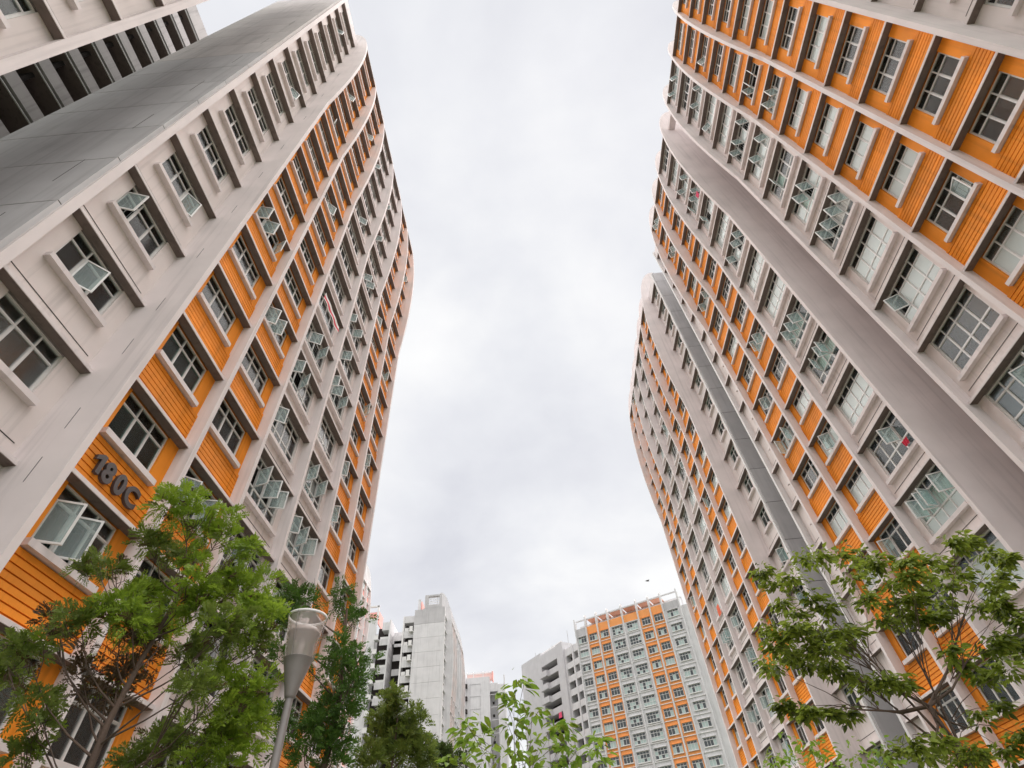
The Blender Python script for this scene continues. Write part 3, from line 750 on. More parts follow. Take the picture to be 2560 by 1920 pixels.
# ------------------------------------------------------------------ orange and grey block at the end of the street
ang = math.atan2(-.46197, .88689)
B = Block('orange and grey block with rooftop pergola at the end of the street', 0, 'L', ztop=45.75+E_, far=True,
          ori=((9.73, 118.9, 0), ang+math.pi))
ORG2 = paint('pale_orange_paint', (0.86, 0.36, 0.125), stain=.12, patch=.05)
FT = [-1.3, 1.27, 3.95, 6.63, 9.97, 13.44, 16.26, 18.98, 22.6]
kinds = ['E', 'O', 'O', 'G', 'G', 'O', 'O', 'E']
for i in range(8):
    t0, t1 = FT[i], FT[i+1]; kd = kinds[i]; x = -(t0+t1)/2
    wmat = ORG2 if kd == 'O' else LGREY
    par = ORG2 if kd in 'OG' else GREY
    obj('wall', boxes('wall', [(-t0, -t1, -.5, 0, 0, 46.0+E_)], [wmat]), B.root)
    obj('parapet', boxes('parapet', [(-t0, -t1, -.35, .02, 46.0+E_, 47.5+E_)], [par]), B.root)
    w, h, nc = {'O': (1.76, 1.24, 3), 'G': (2.34, 1.55, 4), 'E': (1.8 if i == 0 else 2.2, 1.2, 3 if i == 0 else 4)}[kd]
    rows = (.35, .4, .25) if kd == 'G' else (.72, .28)
    for j in range(17):
        zt_ = 45.72+E_-j*H
        if zt_ < 3: break
        obj('floor_band', cached(('fb', i), lambda: boxes('floor_band', [(-(t1-t0)/2+.1, (t1-t0)/2-.1, -.1, .12, 0, .12)], [WHITE])), B.root, (x, 0, zt_-2.05))
        obj('window', cached(('frw', i, (j*7+i*3) % 5), lambda: far_window_mesh(w, h, nc, rows, .45, j*31+i)), B.root, (x, .03, zt_-h-.06))
        obj('window_hood', cached(('fh', w), lambda: boxes('window_hood', [(-w/2-.1, w/2+.1, -.05, .26, 0, .07)], [wmat])), B.root, (x, 0, zt_+.02))
for i, t in enumerate(FT):
    last = i in (0, 8)
    obj('fin', prism('fin', [(-.4, 0), (.38, 0), (.38, 46+E_), (.5, 48+E_), (.38, 49.6+E_), (0, (48.9 if last else 50.1)+E_), (-.5, (48.9 if last else 50.1)+E_), (-.5, 47+E_)],
        -t-.13, -t+.13, [LGREY]), B.root)
B.bx('pergola_beam', -1.3, 22.6, -.6, -.35, 49.2+E_, 49.45+E_, LGREY)
B.bx('pergola_beam', -1.3, 22.6, -3.2, -2.95, 48.9+E_, 49.15+E_, LGREY)
TIMB = paint('roof_screen_paint', (0.72, 0.40, 0.29), stain=.15)
for i in range(1, 7):
    B.bx('pergola_roof', FT[i]+.15, FT[i+1]-.15, -6.5, -.62, 49.25+E_, 49.33+E_, TIMB)
    if i in (1, 4): B.bx('pergola_screen', FT[i]+.15, FT[i+1]-.6, -3.0, -2.9, 47.2+E_, 48.9+E_, TIMB)
for t in FT: B.bx('pergola_post', t-.1, t+.1, -3.2, -2.95, 46+E_, 49+E_, LGREY)
B.bx('side_wall', 22.6, 24.6, -1.2, -.3, 0, 46.2+E_, LGREY)
B.bx('side_wall', 24.6, 26.2, -8, -1.4, 0, 45.0+E_, LGREY)
for j in range(14): B.bx('corridor_opening', 24.55, 26.0, -1.5, -1.38, 44.2+E_-j*H-1.4, 44.2+E_-j*H, CORR)
B.bx('core_wall', -1.2, 22.5, -11, -.52, 0, 46+E_, LGREY)

# grey balcony block attached on its left
ang2 = math.atan2(-5.67, 4.14)
W = thing('balcony_block', 'grey block with blank wall and balconies beside the orange block', 'building', (0.1, 139.5, 0), ang2)
def wg(name, x0, x1, y0, y1, z0, z1, mat): return obj(name, boxes(name, [(x0, x1, -y1, -y0, z0, z1)], [mat]), W)
G2 = paint('cool_grey_paint', (0.55, 0.54, 0.555), stain=.1, patch=.06)
wg('front_wall', -8.6, .2, -6, 0, 0, 50.6+E_, G2)
wg('wall_head', .2, 7.1, -3, 0, 47.2+E_, 49.9+E_, G2)
wg('pier', 7.1, 9.6, -6, .25, 0, 50.0+E_, G2)
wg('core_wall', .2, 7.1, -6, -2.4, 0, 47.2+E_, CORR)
for k in range(17):
    z = 47.2+E_-k*H
    if z < 2: break
    wg('balcony', .2, 3.2, .0, .9, z-2.8, z-1.55, G2)
    wg('balcony', 3.2, 7.1, -.15, .12, z-2.8, z-1.55, G2)
    wg('balcony_floor', .2, 7.1, -2.4, .1, z-2.84, z-2.7, G2)
    for (x0, x1) in ((10.0, 12.4), (12.9, 15.2)):
        wg('bay_front', x0, x1, -.6, -.3, z-3.6, z-2.3, LGREY)
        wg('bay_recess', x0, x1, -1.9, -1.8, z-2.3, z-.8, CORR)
for (x0, x1) in ((9.6, 10.0), (12.4, 12.9), (15.2, 15.6)): wg('bay_pier', x0, x1, -2.5, -.2, 0, 48.3+E_, LGREY)
wg('bay_head', 10.0, 15.2, -2.5, -.35, 46.5+E_, 48.1+E_, LGREY)
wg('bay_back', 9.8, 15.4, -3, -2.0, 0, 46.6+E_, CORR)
for x in (-7.5, -4, -.5, 3, 6.5): wg('roof_post', x, x+.2, -2, -1.8, 49.8+E_, 51.4+E_, WHITE)
wg('roof_rail', -7.5, 7, -2, -1.8, 51.2+E_, 51.45+E_, WHITE)
for z in (44.2, 38.6, 33, 27.4): wg('wall_joint', -8.6, .1, -.02, .012, z, z+.05, LGREY)
for (x, h_) in ((-6, 2.6), (1.5, 1.9), (8.3, 3.0)): wg('antenna', x, x+.06, -3, -2.94, 48+E_, 50.6+h_+E_, LAMPMET)
wg('water_tank', -3.5, 1.0, -5.5, -3.2, 50.5+E_, 52.2+E_, LGREY)
# ------------------------------------------------------------------ trees
LEAF_B = leafmat('leaf_bright', (0.16, 0.26, 0.022), (0.34, 0.47, 0.05), .5)
LEAF_M = leafmat('leaf_olive', (0.115, 0.17, 0.028), (0.23, 0.30, 0.06), .45)
LEAF_BR = leafmat('leaf_brown', (0.085, 0.055, 0.03), (0.14, 0.10, 0.05))
LEAF_D = leafmat('leaf_dark', (0.05, 0.115, 0.02), (0.13, 0.25, 0.04), .4)
LEAF_D2 = leafmat('leaf_deep_olive', (0.05, 0.085, 0.022), (0.11, 0.155, 0.04), .4)
LEAF_W = leafmat('leaf_wide', (0.13, 0.18, 0.02), (0.31, 0.39, 0.055), .5)
LEAF_W2 = leafmat('leaf_wide_dark', (0.06, 0.085, 0.018), (0.12, 0.155, 0.03), .35)
LEAF_Y = leafmat('leaf_young', (0.13, 0.25, 0.02), (0.27, 0.40, 0.05), .5)

def rvec(r):
    while True:
        v = Vector((r.uniform(-1, 1), r.uniform(-1, 1), r.uniform(-1, 1)))
        if .05 < v.length < 1: return v.normalized()
def frond(v, f, m, base, d, L, nl, w, mi, r):
    side = d.cross(rvec(r)).normalized(); up = side.cross(d).normalized()
    for i in range(nl):
        k = (i+.6)/nl
        p = base+d*(L*k)-Vector((0, 0, .18*L*k*k))
        s = 1 if i % 2 else -1
        ll = w*(1.15-.75*abs(k-.45))*r.uniform(.75, 1.2)
        dr = (side*s*r.uniform(.6, 1)+d*r.uniform(.5, .9)+up*r.uniform(-.35, .35)).normalized()
        wd = dr.cross(up+side*.2).normalized()*(ll*.17)
        j = len(v)
        v += [tuple(p-wd*.3), tuple(p+dr*ll*.5-wd), tuple(p+dr*ll), tuple(p+dr*ll*.5+wd)]
        f.append((j, j+1, j+2, j+3)); m.append(mi)
def feather_tree(name_label, base, clumps, mats, trunk_r, seed, dens=138, fl=.17, lw=.06, nl=16, hubs=None):
    r = random.Random(seed)
    T = thing('feathery_tree', name_label, 'tree', (0, 0, 0), 0, 'feathery trees below the left block')
    T.location = (base[0], base[1], 0)
    off = Vector((base[0], base[1], 0))
    v, f, m = [], [], []
    top = max(c[2] for c in clumps)
    tr = []
    for i in range(9):
        z = top*.93*i/8
        tr.append(Vector((.10*math.sin(i*1.1+seed), .10*math.cos(i*.9), z)))
    tube_data(tr, [trunk_r*(1-.85*i/8)+.008 for i in range(9)], v, f, m, n=9)
    obj('trunk', mk('trunk', v, f, m, [BARK], True), T)
    lv, lf, lm = [], [], []
    for (x, y, z, rad, kd) in clumps:
        c = Vector((x, y, z))-off
        # limb from the trunk to the clump
        h0 = max(.8, z-(.35+.55*Vector((c.x, c.y)).length)); h0 = min(h0, top*.85)
        i0 = h0/(top*.93)*8; ia = int(min(7, i0)); p0 = tr[ia].lerp(tr[ia+1], min(1, i0-ia))
        mid = p0.lerp(c, .55)+Vector((r.uniform(-.12, .12), r.uniform(-.12, .12), -.10))
        v, f, m = [], [], []
        tube_data([p0, p0.lerp(mid, .5)+Vector((0, 0, -.03)), mid, c], [trunk_r*.26, trunk_r*.17, trunk_r*.12, .005], v, f, m, n=5)
        for _ in range(6):
            q = c+rvec(r)*rad*.75
            tube_data([mid.lerp(c, r.uniform(.2, .9)), mid.lerp(q, .75)+Vector((0, 0, -.02)), q], [.006, .005, .002], v, f, m, n=4)
        obj('limb', mk('limb', v, f, m, [BARK], True), T)
        nfr = int(dens*(rad/.35)**2*(0.55 if kd == 2 else 1.0))+14
        # puffs inside a clump give an uneven outline
        puffs = [(c+rvec(r)*rad*r.uniform(.35, .8), rad*r.uniform(.25, .5)) for _ in range(6)]+[(c, rad*.45)]
        for k in range(nfr):
            pc, pr = r.choice(puffs)
            d = rvec(r); d.z = d.z*.7+.28; d.normalize()
            b = pc+d*pr*r.uniform(.25, 1.0)
            dd = (d*.8+rvec(r)*.6+Vector((0, 0, .12))).normalized()
            frond(lv, lf, lm, b, dd, fl*r.uniform(.7, 1.2), nl, lw, min(kd, len(mats)-1) if r.random() < .85 else r.randrange(len(mats)), r)
    obj('crown', mk('crown', lv, lf, lm, mats), T, kind='stuff')
    return T

LT = [(-5.02, 6.33, 6.31, 0.45, 0), (-4.65, 6.76, 6.26, 0.37, 0), (-5.41, 6.52, 5.89, 0.32, 1), (-4.27, 6.85, 5.93, 0.25, 0), (-6.57, 6.88, 5.95, 0.25, 1), (-5.47, 6.09, 5.33, 0.17, 1), (-5.54, 6.02, 4.68, 0.27, 1), (-7.07, 7.17, 5.22, 0.22, 2), (-6.08, 6.36, 4.62, 0.13, 2), (-5.16, 6.33, 4.85, 0.41, 0), (-5.42, 7.39, 5.11, 0.32, 0), (-4.62, 6.66, 5.34, 0.5, 0), (-4.33, 7.17, 5.5, 0.53, 0), (-3.71, 6.67, 4.92, 0.37, 0), (-5.55, 6.89, 5.37, 0.37, 0), (-3.8, 6.21, 4.53, 0.34, 1), (-3.7, 6.89, 4.57, 0.26, 1), (-4.72, 7.22, 4.6, 0.3, 1), (-3.8, 6.73, 3.98, 0.46, 0), (-3.61, 7.04, 3.75, 0.37, 0), (-3.68, 6.94, 3.44, 0.42, 0), (-3.84, 6.09, 3.76, 0.24, 1), (-4.47, 7.06, 3.55, 0.33, 1), (-3.82, 6.83, 3.31, 0.36, 0), (-5.76, 6.42, 3.78, 0.3, 1), (-6.06, 6.04, 4.38, 0.28, 1), (-7.24, 7.21, 4.56, 0.33, 1), (-5.91, 6.66, 3.46, 0.2, 1), (-5.98, 7.01, 4.39, 0.34, 2), (-5.53, 7.23, 4.62, 0.36, 2), (-5.53, 7.0, 4.18, 0.31, 2), (-4.93, 7.29, 3.43, 0.29, 1), (-5.35, 6.55, 4.66, 0.26, 2), (-5.42, 7.12, 6.04, 0.34, 1)]
DT = [(-5.79, 12.51, 7.98, 0.71, 0), (-5.15, 13.3, 8.23, 0.41, 0), (-4.66, 13.21, 7.66, 0.35, 0), (-6.01, 11.96, 7.3, 0.4, 0), (-4.42, 12.02, 6.29, 0.45, 0), (-4.07, 12.15, 5.82, 0.42, 0), (-4.9, 13.34, 6.01, 0.58, 0), (-4.2, 12.5, 5.23, 0.43, 0), (-4.81, 12.8, 5.21, 0.57, 0), (-4.95, 12.28, 4.74, 0.54, 0), (-4.4, 12.61, 4.56, 0.58, 0), (-5.64, 12.42, 5.25, 0.43, 0), (-5.58, 12.36, 6.52, 0.55, 0), (-4.2, 12.74, 6.53, 0.38, 0)]
ST = [(-5.57, 22.17, 8.36, 0.64, 0), (-6.15, 22.81, 8.04, 0.62, 0), (-4.95, 22.36, 7.76, 0.57, 0), (-5.4, 22.86, 7.46, 0.68, 0), (-6.11, 22.71, 7.29, 0.68, 0), (-4.8, 22.98, 7.25, 0.58, 0), (-5.51, 22.34, 6.67, 0.87, 0), (-6.1, 21.33, 6.5, 0.62, 0), (-4.56, 22.72, 6.61, 0.59, 0)]
ST2 = [(-4.65, 26.56, 7.62, 0.52, 0), (-4.88, 26.49, 7.27, 0.59, 0), (-4.13, 26.08, 7.13, 0.58, 0)]
RT = [(4.84, 8.84, 5.98, 0.19, 0), (4.7, 8.04, 5.57, 0.15, 0), (5.61, 9.03, 6.06, 0.19, 0), (5.65, 8.62, 5.71, 0.18, 0), (5.52, 8.16, 5.45, 0.12, 0), (5.7, 7.8, 5.24, 0.14, 0), (6.93, 9.07, 5.83, 0.16, 0), (7.35, 9.28, 5.82, 0.12, 0), (6.67, 7.84, 5.53, 0.13, 0), (7.83, 8.98, 6.05, 0.12, 0), (7.47, 8.36, 5.47, 0.15, 0), (7.29, 7.94, 5.21, 0.09, 0), (4.09, 8.17, 5.34, 0.15, 0), (4.15, 8.93, 5.58, 0.13, 0), (4.11, 9.1, 5.89, 0.14, 0), (4.77, 7.77, 5.07, 0.16, 0), (5.88, 8.68, 5.31, 0.18, 0), (5.57, 7.77, 5.01, 0.14, 0), (6.67, 8.85, 5.43, 0.16, 0), (6.39, 8.23, 5.04, 0.12, 0), (7.44, 9.11, 5.51, 0.16, 0), (8.18, 9.27, 5.52, 0.14, 0), (7.27, 8.51, 5.02, 0.12, 0), (3.9, 9.3, 5.02, 0.16, 0), (3.6, 8.2, 4.51, 0.11, 0), (3.68, 7.82, 4.44, 0.13, 0), (4.38, 8.66, 4.62, 0.17, 0), (4.2, 7.75, 4.34, 0.11, 0), (4.55, 8.02, 4.42, 0.11, 0), (3.48, 8.35, 4.41, 0.13, 0), (3.83, 8.68, 4.45, 0.13, 0), (3.8, 7.95, 4.23, 0.11, 0), (3.93, 7.77, 4.11, 0.13, 0), (4.91, 9.09, 4.6, 0.12, 0), (3.23, 8.2, 4.12, 0.12, 0), (4.06, 9.23, 4.49, 0.12, 0), (4.23, 9.13, 4.35, 0.13, 0), (4.09, 8.3, 4.06, 0.12, 0), (4.32, 8.44, 4.02, 0.1, 0), (5.34, 8.53, 4.72, 0.14, 0), (5.84, 8.73, 4.8, 0.15, 0), (5.99, 8.65, 4.71, 0.12, 0), (6.21, 8.59, 4.71, 0.12, 0), (6.51, 8.69, 4.92, 0.14, 0), (7.47, 9.2, 5.01, 0.14, 0), (7.21, 8.51, 4.68, 0.13, 0), (7.12, 8.39, 4.78, 0.11, 0), (4.79, 8.85, 3.93, 0.14, 0), (4.64, 8.08, 3.76, 0.13, 0), (4.91, 8.18, 3.75, 0.11, 0), (4.93, 9.26, 4.16, 0.11, 0), (3.34, 8.53, 3.7, 0.1, 0), (3.54, 8.58, 3.64, 0.11, 0), (3.33, 7.72, 3.41, 0.08, 0), (3.87, 8.36, 3.54, 0.06, 0), (4.19, 8.63, 3.56, 0.1, 0), (5.46, 7.73, 3.96, 0.1, 0), (6.13, 8.69, 4.06, 0.09, 0), (6.74, 8.71, 4.21, 0.14, 0), (6.1, 7.8, 3.7, 0.12, 0), (6.37, 8.7, 3.88, 0.12, 0), (6.76, 8.45, 4.26, 0.11, 0), (7.22, 8.79, 4.24, 0.12, 0), (7.09, 8.26, 4.44, 0.11, 0), (6.1, 8.83, 3.46, 0.15, 0), (6.47, 8.88, 3.54, 0.08, 0), (4.35, 7.74, 2.96, 0.13, 0), (4.75, 7.8, 3.02, 0.11, 0), (4.61, 8.78, 3.11, 0.13, 0), (5.34, 9.24, 3.1, 0.13, 0), (5.25, 8.1, 2.92, 0.11, 0), (5.85, 8.43, 2.96, 0.11, 0), (5.37, 8.65, 2.96, 0.12, 0), (5.99, 8.21, 3.07, 0.09, 0), (4.5, 8.28, 4.88, 0.17, 0), (4.25, 8.2, 5.01, 0.14, 0), (5.15, 8.29, 4.97, 0.14, 0), (4.01, 8.65, 5.14, 0.13, 0), (3.96, 8.18, 4.79, 0.12, 0), (5.84, 8.3, 4.91, 0.12, 0), (5.86, 8.94, 5.09, 0.13, 0)]
SH = [(2.55, 6.92, 2.84, 0.17, 0), (2.95, 7.24, 2.92, 0.18, 0), (3.17, 7.34, 2.85, 0.2, 0), (3.35, 7.09, 2.76, 0.19, 0), (3.62, 7.03, 2.75, 0.17, 0), (2.55, 7.38, 2.85, 0.14, 0)]
SP = [(-0.23, 5.27, 3.3, 0.08, 0), (-0.17, 5.24, 3.24, 0.07, 0), (-0.36, 5.37, 3.22, 0.06, 0), (-0.34, 5.5, 3.16, 0.09, 0), (-0.24, 5.2, 3.11, 0.04, 0), (-0.11, 5.31, 3.04, 0.06, 0), (-0.06, 5.32, 3.04, 0.06, 0), (-0.2, 5.57, 3.05, 0.05, 0), (-0.29, 5.37, 2.92, 0.06, 0), (-0.35, 5.58, 3.03, 0.06, 0), (-0.68, 5.23, 2.96, 0.08, 0), (-0.58, 5.32, 2.99, 0.07, 0), (-0.74, 5.48, 2.92, 0.08, 0), (-0.65, 5.59, 2.9, 0.07, 0), (-0.45, 5.38, 2.9, 0.06, 0), (-0.53, 5.26, 2.76, 0.08, 0), (-0.71, 5.21, 2.7, 0.08, 0), (-0.42, 5.41, 2.74, 0.1, 0), (-0.27, 5.25, 2.74, 0.07, 0), (-0.14, 5.55, 2.89, 0.08, 0), (0.01, 5.57, 2.94, 0.09, 0), (0.09, 5.24, 2.91, 0.07, 0), (0.14, 5.29, 2.82, 0.09, 0), (0.03, 5.55, 2.81, 0.1, 0), (-0.11, 5.47, 2.72, 0.1, 0), (-0.26, 5.55, 2.72, 0.11, 0), (0.09, 5.32, 2.67, 0.11, 0), (0.23, 5.21, 2.7, 0.09, 0), (0.27, 5.3, 2.63, 0.1, 0), (0.42, 5.55, 2.77, 0.09, 0), (0.45, 5.29, 2.78, 0.06, 0), (0.45, 5.32, 2.63, 0.09, 0), (0.19, 5.36, 2.94, 0.05, 0), (-0.66, 5.36, 2.94, 0.06, 0), (-0.87, 5.35, 2.75, 0.05, 0)]

feather_tree('bright green feathery tree in front of the 180C wall', (-5.0, 6.7), LT, [LEAF_B, LEAF_M, LEAF_BR], .062, 5)
feather_tree('dark green feathery tree right behind the street lamp', (-4.6, 12.6), DT, [LEAF_D, LEAF_D2], .12, 8, dens=44, fl=.26, lw=.095, nl=14)
feather_tree('olive feathery tree standing before the blank grey gable', (-5.6, 22.0), ST, [LEAF_M, LEAF_D2], .12, 12, dens=30, fl=.38, lw=.15, nl=14)
feather_tree('smallest feathery tree at the foot of the grey tower', (-4.6, 26.0), ST2, [LEAF_D2], .10, 14, dens=30, fl=.38, lw=.15, nl=14)

# broad leaves
LV = [(0,0,0), (-.30,.32,.05), (.30,.32,.05), (0,.33,-.02), (-.24,.70,.01), (.24,.70,.01), (0,.70,-.05), (0,1.05,-.14)]
LF = [(0,3,1),(0,2,3),(3,6,4,1),(3,2,5,6),(6,7,4),(6,5,7)]
LEAF_ME = {m.name: mk('leaf', LV, LF, [], [m]) for m in (LEAF_W, LEAF_W2, LEAF_Y, LEAF_B)}
def leaf_matrix(p, d, s, r):
    d = d.normalized()
    x = d.cross(Vector((0, 0, 1)))
    if x.length < .05: x = Vector((1, 0, 0))
    x.normalize(); n = x.cross(d)
    a = r.uniform(-.7, .7)
    x2 = x*math.cos(a)+n*math.sin(a); n2 = x2.cross(d)
    M_ = Matrix.Identity(4)
    for i in range(3):
        M_[i][0] = x2[i]*s*.85; M_[i][1] = d[i]*s; M_[i][2] = n2[i]*s; M_[i][3] = p[i]
    return M_
def broad_tree(nm, label, base, clumps, mats, seed, per, size, trunk_r, fork, cat='tree', single=290, group=None):
    r = random.Random(seed)
    T = thing(nm, label, cat, (base[0], base[1], 0), 0, group); off = Vector((base[0], base[1], 0))
    top = max(c[2] for c in clumps)
    v, f, m = [], [], []
    tr = [Vector((.06*math.sin(i*1.3+seed), .06*math.cos(i*1.7+seed), fork*i/5)) for i in range(6)]
    tube_data(tr, [trunk_r*(1-.35*i/5) for i in range(6)], v, f, m, n=9)
    obj('trunk', mk('trunk', v, f, m, [BARK], True), T)
    # main limbs: cluster the clumps by bearing and height
    leaves = []
    hubs = []
    nh = max(3, min(11, len(clumps)//6))
    cs = [Vector(c[:3])-off for c in clumps]
    seeds_ = r.sample(cs, min(nh, len(cs)))
    for _ in range(4):
        grp = [[] for _ in seeds_]
        for c in cs: grp[min(range(len(seeds_)), key=lambda i: (c-seeds_[i]).length)].append(c)
        seeds_ = [sum(g_, Vector())/len(g_) if g_ else s_ for g_, s_ in zip(grp, seeds_)]
    for g_, hb in zip(grp, seeds_):
        if not g_: continue
        low = tr[-1] if r.random() < .6 else tr[4]
        hub = tr[-1].lerp(hb, .55); hub.z -= .12
        v, f, m = [], [], []
        tube_data([low, low.lerp(hub, .5)+Vector((r.uniform(-.06, .06), r.uniform(-.06, .06), -.05)), hub], [trunk_r*.55, trunk_r*.36, trunk_r*.22], v, f, m, n=6)
        for c in g_:
            st = low.lerp(hub, .5).lerp(hub, r.uniform(.1, 1.0)) if r.random() < .5 else hub
            mid = st.lerp(c, .55)+Vector((r.uniform(-.10, .10), r.uniform(-.10, .10), r.uniform(.02, .12)))
            tube_data([st, st.lerp(mid, .5)+Vector((0, 0, .03)), mid, c], [trunk_r*.16, trunk_r*.12, trunk_r*.08, .003], v, f, m, n=5)
        obj('limb', mk('limb', v, f, m, [BARK], True), T)
    for (x, y, z, rad, kd), c in zip(clumps, cs):
        hub = tr[-1].lerp(c, .6)
        for k in range(max(3, int(per*r.uniform(.7, 1.3)))):
            d = rvec(r); d.z *= .85
            p = c+d*rad*r.uniform(.1, 1.6)
            dr = Vector((d.x+(c-hub).x*.3, d.y+(c-hub).y*.3, -.35+r.uniform(-.35, .5)))
            s = size*r.uniform(.65, 1.25)
            mt = mats[0] if r.random() < .6 else r.choice(mats)
            leaves.append((leaf_matrix(p, dr, s, r), mt, s, p+off))
    leaves.sort(key=lambda q: -px_size(q[3], q[2]))
    for M_, mt, s, p in leaves[:single]:
        o = obj('leaf', LEAF_ME[mt.name], T); o.matrix_local = M_
    vv, ff, mm = [], [], []
    names = [x.name for x in mats]
    for M_, mt, s, p in leaves[single:]:
        j = len(vv)
        vv += [tuple(M_ @ Vector(q)) for q in LV]
        ff += [tuple(j+i for i in q) for q in LF]; mm += [names.index(mt.name)]*len(LF)
    if vv: obj('crown', mk('crown', vv, ff, mm, mats), T, kind='stuff')
    return T
broad_tree('broadleaf_tree', 'broad leaved tree with bare brown limbs before the right block', (5.36, 8.5), RT, [LEAF_W, LEAF_W2, LEAF_W], 17, 112, .108, .045, 3.55)
broad_tree('shrub', 'yellow green bush below the broad leaved tree', (3.1, 7.2), SH, [LEAF_Y, LEAF_W], 19, 60, .08, .03, 1.9, 'bush')
broad_tree('sapling', 'young bright green sapling in the middle foreground', (-.27, 5.4), SP, [LEAF_Y, LEAF_W, LEAF_B], 23, 13, .092, .016, 2.35, 'sapling')

# ------------------------------------------------------------------ street lamp
T = thing('street_lamp', 'grey post lamp with clear conical lantern before the left trees', 'street lamp', (-3.05, 6.84, 0))
obj('pole', lathe('pole', [(.052, 0), (.052, 2.2), (.045, 3.86)], [LAMPMET]), T)
obj('lamp_cone', lathe('lamp_cone', [(.04, 3.83), (.058, 3.835), (.066, 3.86), (.10, 4.0), (.145, 4.16), (.178, 4.275), (.182, 4.28), (.17, 4.285), (.0, 4.285)], [LAMPMET]), T)
DIFF, n_, l_, o_ = new_mat('clear_lantern')
_t = n_.new('ShaderNodeBsdfTransparent'); _t.inputs[0].default_value = (.95, .92, .90, 1)
_p = n_.new('ShaderNodeBsdfPrincipled'); _p.inputs['Base Color'].default_value = (.60, .53, .50, 1); _p.inputs['Roughness'].default_value = .22
_m = n_.new('ShaderNodeMixShader'); _m.inputs[0].default_value = .4
l_.new(_t.outputs[0], _m.inputs[1]); l_.new(_p.outputs[0], _m.inputs[2]); l_.new(_m.outputs[0], o_.inputs[0])
obj('lantern', lathe('lantern', [(0.1710, 4.285), (0.1900, 4.42), (0.2109, 4.58), (0.2308, 4.72), (0.2422, 4.80)], [DIFF]), T)
obj('lantern_rim', lathe('lantern_rim', [(0.2394, 4.79), (0.2489, 4.79), (0.2527, 4.806), (0.2489, 4.822), (0.2375, 4.822), (0.2346, 4.806), (0.2394, 4.79)], [FRAME]), T)
obj('reflector', lathe('reflector', [(0.0000, 4.66), (0.0950, 4.645), (0.1805, 4.60), (0.2014, 4.575), (0.2052, 4.585), (0.2014, 4.60), (0.1710, 4.645), (0.0000, 4.70)], [plain('reflector_white', (.42, .37, .35), .35)]), T)
obj('bulb', lathe('bulb', [(.0, 4.285), (.035, 4.286), (.035, 4.46), (.022, 4.54), (.0, 4.56)], [plain('bulb_glass', (.7, .66, .63), .2)]), T)
v, f, m = [], [], []
for a in (0.4, 2.5, 4.6):
    box = (.235*math.cos(a), .235*math.sin(a))
    tube_data([(.18*math.cos(a), .18*math.sin(a), 4.27), (.258*math.cos(a), .258*math.sin(a), 4.80)], [.004, .004], v, f, m, n=5)
obj('stay_rod', mk('stay_rod', v, f, m, [LAMPMET]), T)

# ------------------------------------------------------------------ hanging cloths and the bird
def cloth(label, loc, rz, w, h, mats, seed, stripes=None):
    r = random.Random(seed); v, f, m = [], [], []; nx, nz = 14, 5
    for j in range(nz+1):
        for i in range(nx+1):
            v.append((-w/2+w*i/nx+.01*math.sin(j*2+seed), .03*math.sin(i*1.1+j*.5+seed)*(1-.4*j/nz), h*j/nz+.015*math.sin(i*.9+seed)))
    for j in range(nz):
        for i in range(nx):
            a = j*(nx+1)+i; f.append((a, a+1, a+nx+2, a+nx+1)); m.append((j % len(mats)) if stripes else 0)
    me = mk('cloth', v, f, m, mats)
    o = obj('hanging_cloth', me, None, loc, (0, 0, rz))
    mod = o.modifiers.new('thickness', 'SOLIDIFY'); mod.thickness = .004
    return tag(o, label, 'cloth', 'cloths hung from the windows')
RED = plain('red_cloth', (.62, .02, .06), .85); WC = plain('white_cloth', (.75, .72, .7), .85); PK = plain('pink_cloth', (.75, .08, .18), .85)
ORC = plain('coral_cloth', (.8, .16, .08), .85)
cloth('red and white banner hung below a grey bay window on the left block', (-9.02, 14.9, 22.6+EYE), -math.pi/2, 2.2, .52, [WC, RED, RED, WC, WC], 1, True)
cloth('small red cloth clipped to a window of the right block', (15.22, 16.75, 12.55+EYE), math.pi/2, .34, .26, [RED], 2)
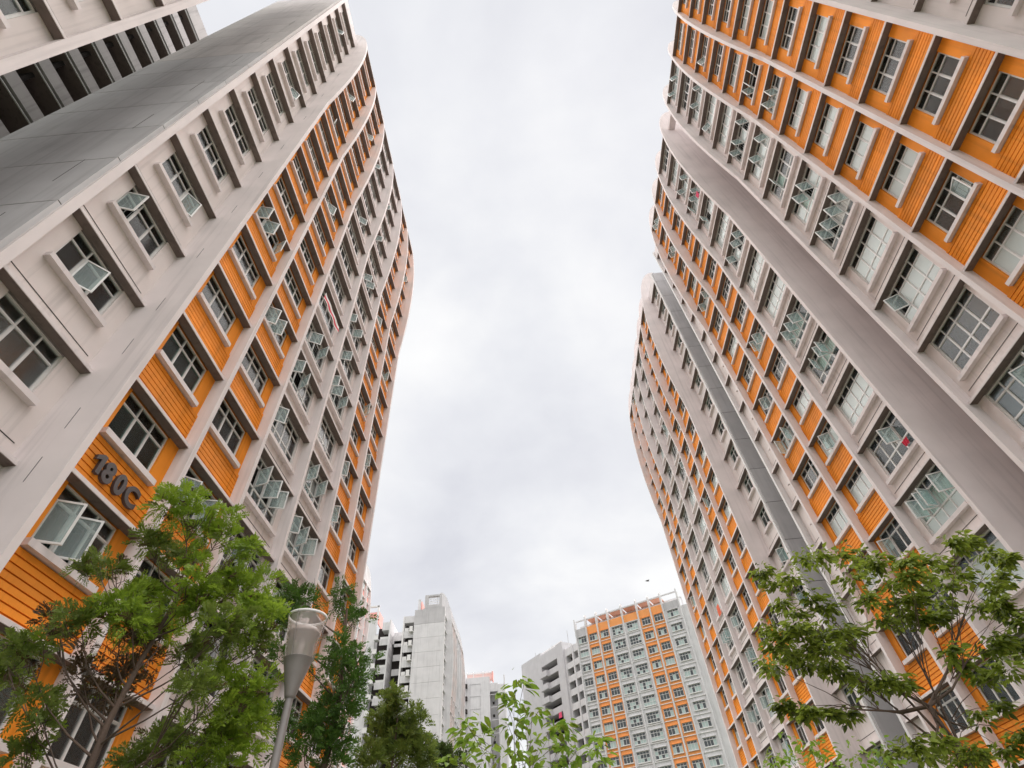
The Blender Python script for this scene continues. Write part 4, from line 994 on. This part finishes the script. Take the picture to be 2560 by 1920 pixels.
cloth('pink towel at an upper window of the right block', (15.25, 17.3, 37.7+EYE), math.pi/2, .35, .6, [PK], 3)
cloth('coral cloth drying on the far right block', (15.05, 43.9, 17.6+EYE), math.pi/2, .7, .8, [ORC], 4)
cloth('crimson laundry on a balcony of the distant grey block', (3.4, 133.6, 34.6+EYE), ang2, 1.1, 1.1, [PK], 5)

v, f, m = [], [], []
prof = [(-.16, .004), (-.11, .022), (-.04, .036), (.04, .036), (.10, .026), (.13, .024), (.16, .012), (.185, .003)]
nn = 10
for x, rad in prof:
    for j in range(nn):
        q = 2*math.pi*j/nn; v.append((x, rad*math.cos(q), rad*.9*math.sin(q)))
for k in range(len(prof)-1):
    for j in range(nn): f.append((k*nn+j, (k+1)*nn+j, (k+1)*nn+(j+1) % nn, k*nn+(j+1) % nn))
for s in (-1, 1):
    j = len(v)
    v += [(.08, s*.02, .015), (-.05, s*.02, .012), (.11, s*.14, .10), (-.03, s*.15, .09), (.03, s*.30, .06), (-.03, s*.31, .05),
          (.08, s*.02, .003), (-.05, s*.02, .002), (.11, s*.14, .092), (-.03, s*.15, .083), (.03, s*.30, .055), (-.03, s*.31, .046)]
    f += [(j, j+1, j+3, j+2), (j+2, j+3, j+5, j+4), (j+6, j+8, j+9, j+7), (j+8, j+10, j+11, j+9), (j, j+2, j+8, j+6), (j+2, j+4, j+10, j+8), (j+1, j+7, j+9, j+3), (j+3, j+9, j+11, j+5), (j+4, j+5, j+11, j+10)]
j = len(v)
v += [(-.15, -.012, 0), (-.15, .012, 0), (-.24, .045, .004), (-.24, -.045, .004), (-.15, -.012, .008), (-.15, .012, .008), (-.24, .045, .01), (-.24, -.045, .01)]
f += [(j, j+3, j+2, j+1), (j+4, j+5, j+6, j+7), (j, j+4, j+7, j+3), (j+1, j+2, j+6, j+5), (j+2, j+3, j+7, j+6)]
bd = obj('bird', mk('bird', v, f, [], [plain('bird_feathers', (.025, .024, .024), .8)], True), None, (9.4, 41.6, 19.9+EYE), (.35, -.1, .3))
tag(bd, 'small dark bird in flight against the sky', 'bird')
